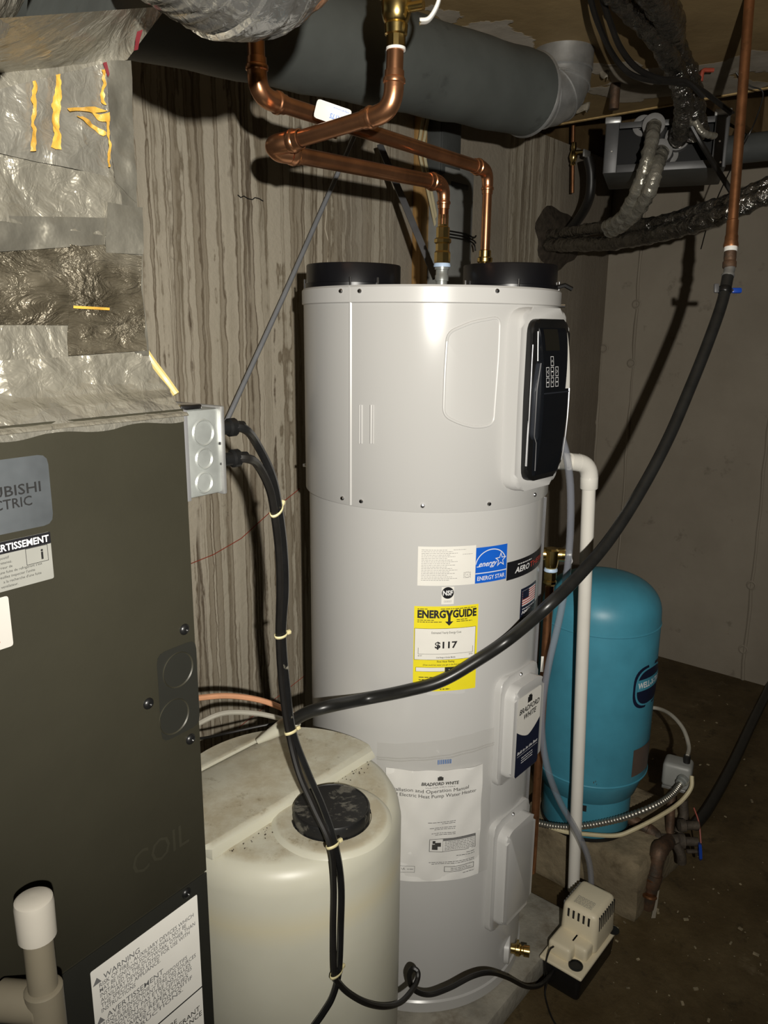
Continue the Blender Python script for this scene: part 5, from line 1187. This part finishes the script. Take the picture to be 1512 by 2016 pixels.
p = H(1282, 1808, .004); o = MB().prism([(0, 0), (.012, .002), (.030, .085), (.024, .088)], p, (V((.9, -.2, .05))).normalized(), (V((.2, .85, .42))).normalized().cross((V((.9, -.2, .05))).normalized()).cross((V((.9, -.2, .05))).normalized()) * -1, .0012).build('card_tag', 'card_tag', loc=p); tag(o, 'folded pale card tag leaning on the floor pipe', 'tag')
o = MB().tube(cat([H(1368, 1625, .02), H(1395, 1590, .02), H(1440, 1510, .02), H(1480, 1425, .02), H(1516, 1352, .02), H(1540, 1300, .02)], 6), .019, 14).build('floor_hose', 'poly_black', loc=H(1395, 1590, 0)); tag(o, 'straight black poly pipe lying across the floor at the right', 'pipe')

# ============================================================ branch box and line sets, upper right
bY = 2.62
B_ = [A(1192, 252, bY + .06), A(1436, 221, bY - .06), A(1431, 318, bY - .06), A(1188, 350, bY + .06)]
bx_ = (B_[1] - B_[0]); bx_.z = 0; bw = bx_.length; bx_.normalize(); bd2 = V((-bx_.y, bx_.x, 0)); bh = B_[0].z - B_[3].z
bc_ = (B_[0] + B_[1] + B_[2] + B_[3])/4
bb = thing('branch_box', bc_ - ZZ*bh/2, 'open fronted grey metal branch box hung under the ceiling', 'box')
def bbx(a0, a1, d0, d1, z0, z1, bev=.002): return MB().box(bc_ + bx_*(a0 + a1)/2 + bd2*(d0 + d1)/2 + ZZ*(z0 + z1)/2, (a1 - a0, d1 - d0, z1 - z0), (bx_, bd2, ZZ), bev)
hw, hh2 = bw/2, bh/2
bbx(-hw, hw, .30, .305, -hh2, hh2).build('back_plate', 'gunmetal_box', bb)
bbx(-hw, hw, .0, .30, -hh2, -hh2 + .003).build('bottom_plate', 'gunmetal_box', bb)
bbx(-hw, hw, .0, .30, hh2 - .003, hh2).build('top_plate', 'gunmetal_box', bb)
for s_ in (-1, 1): bbx(s_*hw - .002, s_*hw + .002, .0, .30, -hh2, hh2).build('side_plate', 'gunmetal_box', bb)
bbx(-hw + .01, hw - .01, .05, .06, -hh2 + .01, hh2 - .01).build('inner_shade', 'shade_black', bb)  # added black sheet that paints in the shade behind the open front
for a0, a1 in ((-hw, -hw + .040), (hw - .040, hw)): bbx(a0, a1, -.006, .0, -hh2, hh2).build('front_flange', 'grey_metal_frame', bb)
for z0, z1 in ((-hh2, -hh2 + .024), (hh2 - .018, hh2)): bbx(-hw + .04, hw - .04, -.005, .0, z0, z1).build('front_rail', 'grey_metal_frame', bb)
for a, z in ((-hw + .022, -.01), (hw - .022, .0), (hw - .014, -.06)): MB().lathe(bc_ + bx_*a + ZZ*z - bd2*.006, -bd2, [(.004, 0), (.003, .002)], 8).build('rivet', 'steel', bb)
for a in (-hw + .02, hw - .02): MB().box(bc_ + bx_*a + ZZ*(hh2 + .008) , (.05, .02, .02), (bx_, bd2, ZZ), .004).build('hanger_lug', 'galvanised', bb)
# insulated stubs and their lines
def stub(x, y, r, Y, d=.10, tilt=0):
    q = A(x, y, Y); dr_ = (bd2*-1 + ZZ*tilt).normalized(); return MB().lathe(q + bd2*d, dr_, [(r, 0), (r, d - .002), (r - .003, d), (r*.50, d), (r*.48, d - .02)], 24).build('pipe_insulation', 'insulation_grey', bb)
for x, y, r, Y in ((1266, 247, .032, 2.68), (1287, 245, .034, 2.60), (1300, 297, .036, 2.60), (1334, 270, .038, 2.62), (1316, 305, .030, 2.66), (1375, 290, .036, 2.64)): stub(x, y, r, Y)
def foil_tube(name, pts, r, label, mat='foil_dark', grp='foil wrapped line sets'):
    P = cat(pts, 14); mb = MB(); rr = [r*(1 + (.11 if i % 5 == 0 else 0) + .04*sin(i*.7)) for i in range(len(P))]; mb.tube(P, rr, 18)
    for i, p in enumerate(mb.v): mb.v[i] = p + V((mnoise.noise(p*45), mnoise.noise(p*45 + V((7, 0, 0))), mnoise.noise(p*45 + V((0, 9, 0)))))*.0028
    o = mb.build(name, mat, loc=pts[-1], ang=50); return tag(o, label, 'line set', grp)
foil_tube('foil_line_set', [A(1288, 248, 2.56), A(1282, 280, 2.50), A(1270, 330, 2.48), A(1250, 385, 2.52), A(1222, 430, 2.62), A(1195, 446, 2.72)], .020, 'bright foil line dropping from the left stub of the branch box', 'foil_smooth')
foil_tube('foil_line_set', [A(1302, 300, 2.55), A(1292, 330, 2.46), A(1280, 372, 2.46), A(1258, 412, 2.54), A(1228, 442, 2.64), A(1200, 455, 2.74)], .021, 'foil line beside the left one from the lower branch stub', 'foil_smooth')
foil_tube('foil_line_set', [A(1080, 482, 3.5), A(1120, 482, 3.3), A(1200, 478, 2.95), A(1290, 462, 2.62), A(1370, 440, 2.42), A(1440, 415, 2.30), A(1530, 375, 2.2)], .026, 'long foil wrapped line running right across the far wall')
foil_tube('foil_line_set', [A(1085, 462, 3.5), A(1130, 456, 3.3), A(1185, 448, 3.0), A(1250, 445, 2.75), A(1310, 436, 2.6), A(1380, 415, 2.45), A(1450, 392, 2.32), A(1530, 355, 2.22)], .022, 'upper foil wrapped line lying along the long one on the far wall')
foil_tube('foil_line_set', [A(1336, 272, 2.55), A(1346, 235, 2.44), A(1345, 190, 2.36), A(1325, 130, 2.28), A(1290, 70, 2.12), A(1225, 0, 1.94), A(1180, -50, 1.80)], .026, 'dark foil line rising from the branch box to the upper left')
foil_tube('foil_line_set', [A(1372, 260, 2.52), A(1362, 200, 2.42), A(1352, 150, 2.36), A(1325, 90, 2.28), A(1318, 40, 2.06), A(1290, -10, 1.88), A(1262, -50, 1.76)], .032, 'thick dark foil line rising from the branch box beside the riser')
foil_tube('foil_scrap', [A(1365, 232, 2.45), A(1372, 245, 2.44), A(1385, 262, 2.44), A(1408, 268, 2.46)], .010, 'torn bright foil scrap at the front of the branch box', 'foil_smooth', None)['category'] = 'foil scrap'
cable('black_wire', [A(1158, -20, 1.90), A(1175, 40, 2.0), A(1205, 105, 2.15), A(1240, 145, 2.2), A(1290, 160, 2.25), A(1330, 163, 2.28), A(1372, 172, 2.3), A(1440, 222, 2.4)], .007, 'rubber_black', 'black wire sagging from the ceiling left of the foil lines', 'wire')
cable('black_wire', [A(1180, -20, 1.90), A(1200, 40, 2.0), A(1222, 95, 2.12), A(1255, 135, 2.2), A(1300, 155, 2.25), A(1350, 160, 2.28), A(1385, 190, 2.3)], .0075, 'rubber_black', 'second black wire sagging closest to the foil lines', 'wire')
cable('black_wire', [A(1360, 245, 2.46), A(1385, 290, 2.45), A(1410, 330, 2.4), A(1432, 365, 2.36), A(1450, 395, 2.34)], .008, 'rubber_black', 'black wire crossing the front of the branch box down to the right', 'wire')
cable('thin_wire', [A(1375, 172, 2.3), A(1420, 205, 2.38), A(1445, 222, 2.42)], .003, 'rubber_black', 'thin wire from the foil lines to the top right of the branch box', 'wire')
cable('thin_wire', [A(1455, 110, 2.6), A(1448, 140, 2.6), A(1475, 168, 2.6), A(1502, 182, 2.6), A(1490, 230, 2.6), A(1472, 270, 2.6), A(1440, 330, 2.7), A(1400, 420, 2.9), A(1380, 490, 3.1)], .0022, 'rubber_black', 'thin dark wire trailing behind the copper riser', 'wire')
o = MB().tube([A(1425, 297, 2.8), A(1470, 292, 2.75), A(1560, 282, 2.65)], .045, 24).build('dark_duct', 'gunmetal_box', loc=A(1470, 292, 2.75)); tag(o, 'dark round pipe leaving the branch box to the right edge', 'pipe')
# pipe stub and torn facing on the ceiling
q = H(1212, 165, CEIL); o = MB().cyl(V((q.x, q.y, CEIL + .01)), V((q.x, q.y, CEIL - .075)), .016, 14).build('pipe_stub', 'copper_rust', loc=V((q.x, q.y, CEIL))); tag(o, 'short rusty pipe stub sticking down from the ceiling', 'pipe')
def flap(name, pts, label):
    mb = MB(); P = [A(*p) for p in pts]; mb.grid(lambda a, b: (P[0]*(1-a) + P[1]*a)*(1-b) + (P[3]*(1-a) + P[2]*a)*b + V((0, .012*sin(5*a + 3*b), .006*sin(7*b + 2*a))), 6, 6)
    o = mb.build(name, 'card_tag', loc=P[0]); md = o.modifiers.new('t', 'SOLIDIFY'); md.thickness = .0015; tag(o, label, 'paper')
flap('torn_paper', ((1175, 118, 2.62), (1200, 118, 2.62), (1198, 158, 2.58), (1190, 158, 2.58)), 'torn paper flap hanging from the ceiling right of the elbow collar')
flap('torn_paper', ((1036, 110, 2.40), (1056, 112, 2.40), (1056, 124, 2.40), (1040, 120, 2.40)), 'torn white paper scrap left of the elbow collar')
flap('torn_paper', ((1130, 212, 2.85), (1160, 206, 2.85), (1158, 222, 2.85), (1140, 222, 2.85)), 'torn paper scrap on the ceiling edge below the elbow')
cable('orange_clip', [A(1380, 160, 2.5), A(1384, 140, 2.5), A(1395, 138, 2.5), A(1405, 138, 2.5)], .006, 'cable_red', 'small orange clip on the ceiling beside the foil lines', 'clip')

# ============================================================ capped PVC stub in the near left corner
vY = .61; b1 = A(76, 1790, vY); b2 = A(92, 2050, vY + .002)
b2 = V((b1.x, b1.y, b2.z)); b1 = V((A(78, 1880, vY).x, b1.y, b1.z)); b2.x = b1.x
vp = thing('pvc_cleanout', b2, 'beige PVC standpipe with a white cap in the near left corner', 'pipe')
MB().cyl(b2, b1, .0134, 24).build('standpipe', 'pvc_beige', vp)
MB().lathe(b1 + ZZ*-.030, ZZ, [(.0140, 0), (.0172, .001), (.0176, .036), (.0168, .041), (.014, .043), (.002, .0435)], 28).build('white_cap', 'pvc_cap', vp)
zc = A(80, 1945, vY).z; MB().lathe(V((b1.x, b1.y, b2.z - .05)), ZZ, [(.0172, 0), (.0176, .002), (.0176, zc - b2.z + .05), (.0150, zc - b2.z + .052)], 24).build('coupling', 'pvc_beige', vp)
q = V((b1.x, b1.y, A(50, 1975, vY).z)); MB().cyl(q, q + V((-.048, .004, .0)), .0185, 24, bev=.003).build('tee_arm', 'pvc_beige', vp)
for o in bpy.data.objects:
    if '_o' in o: del o['_o']
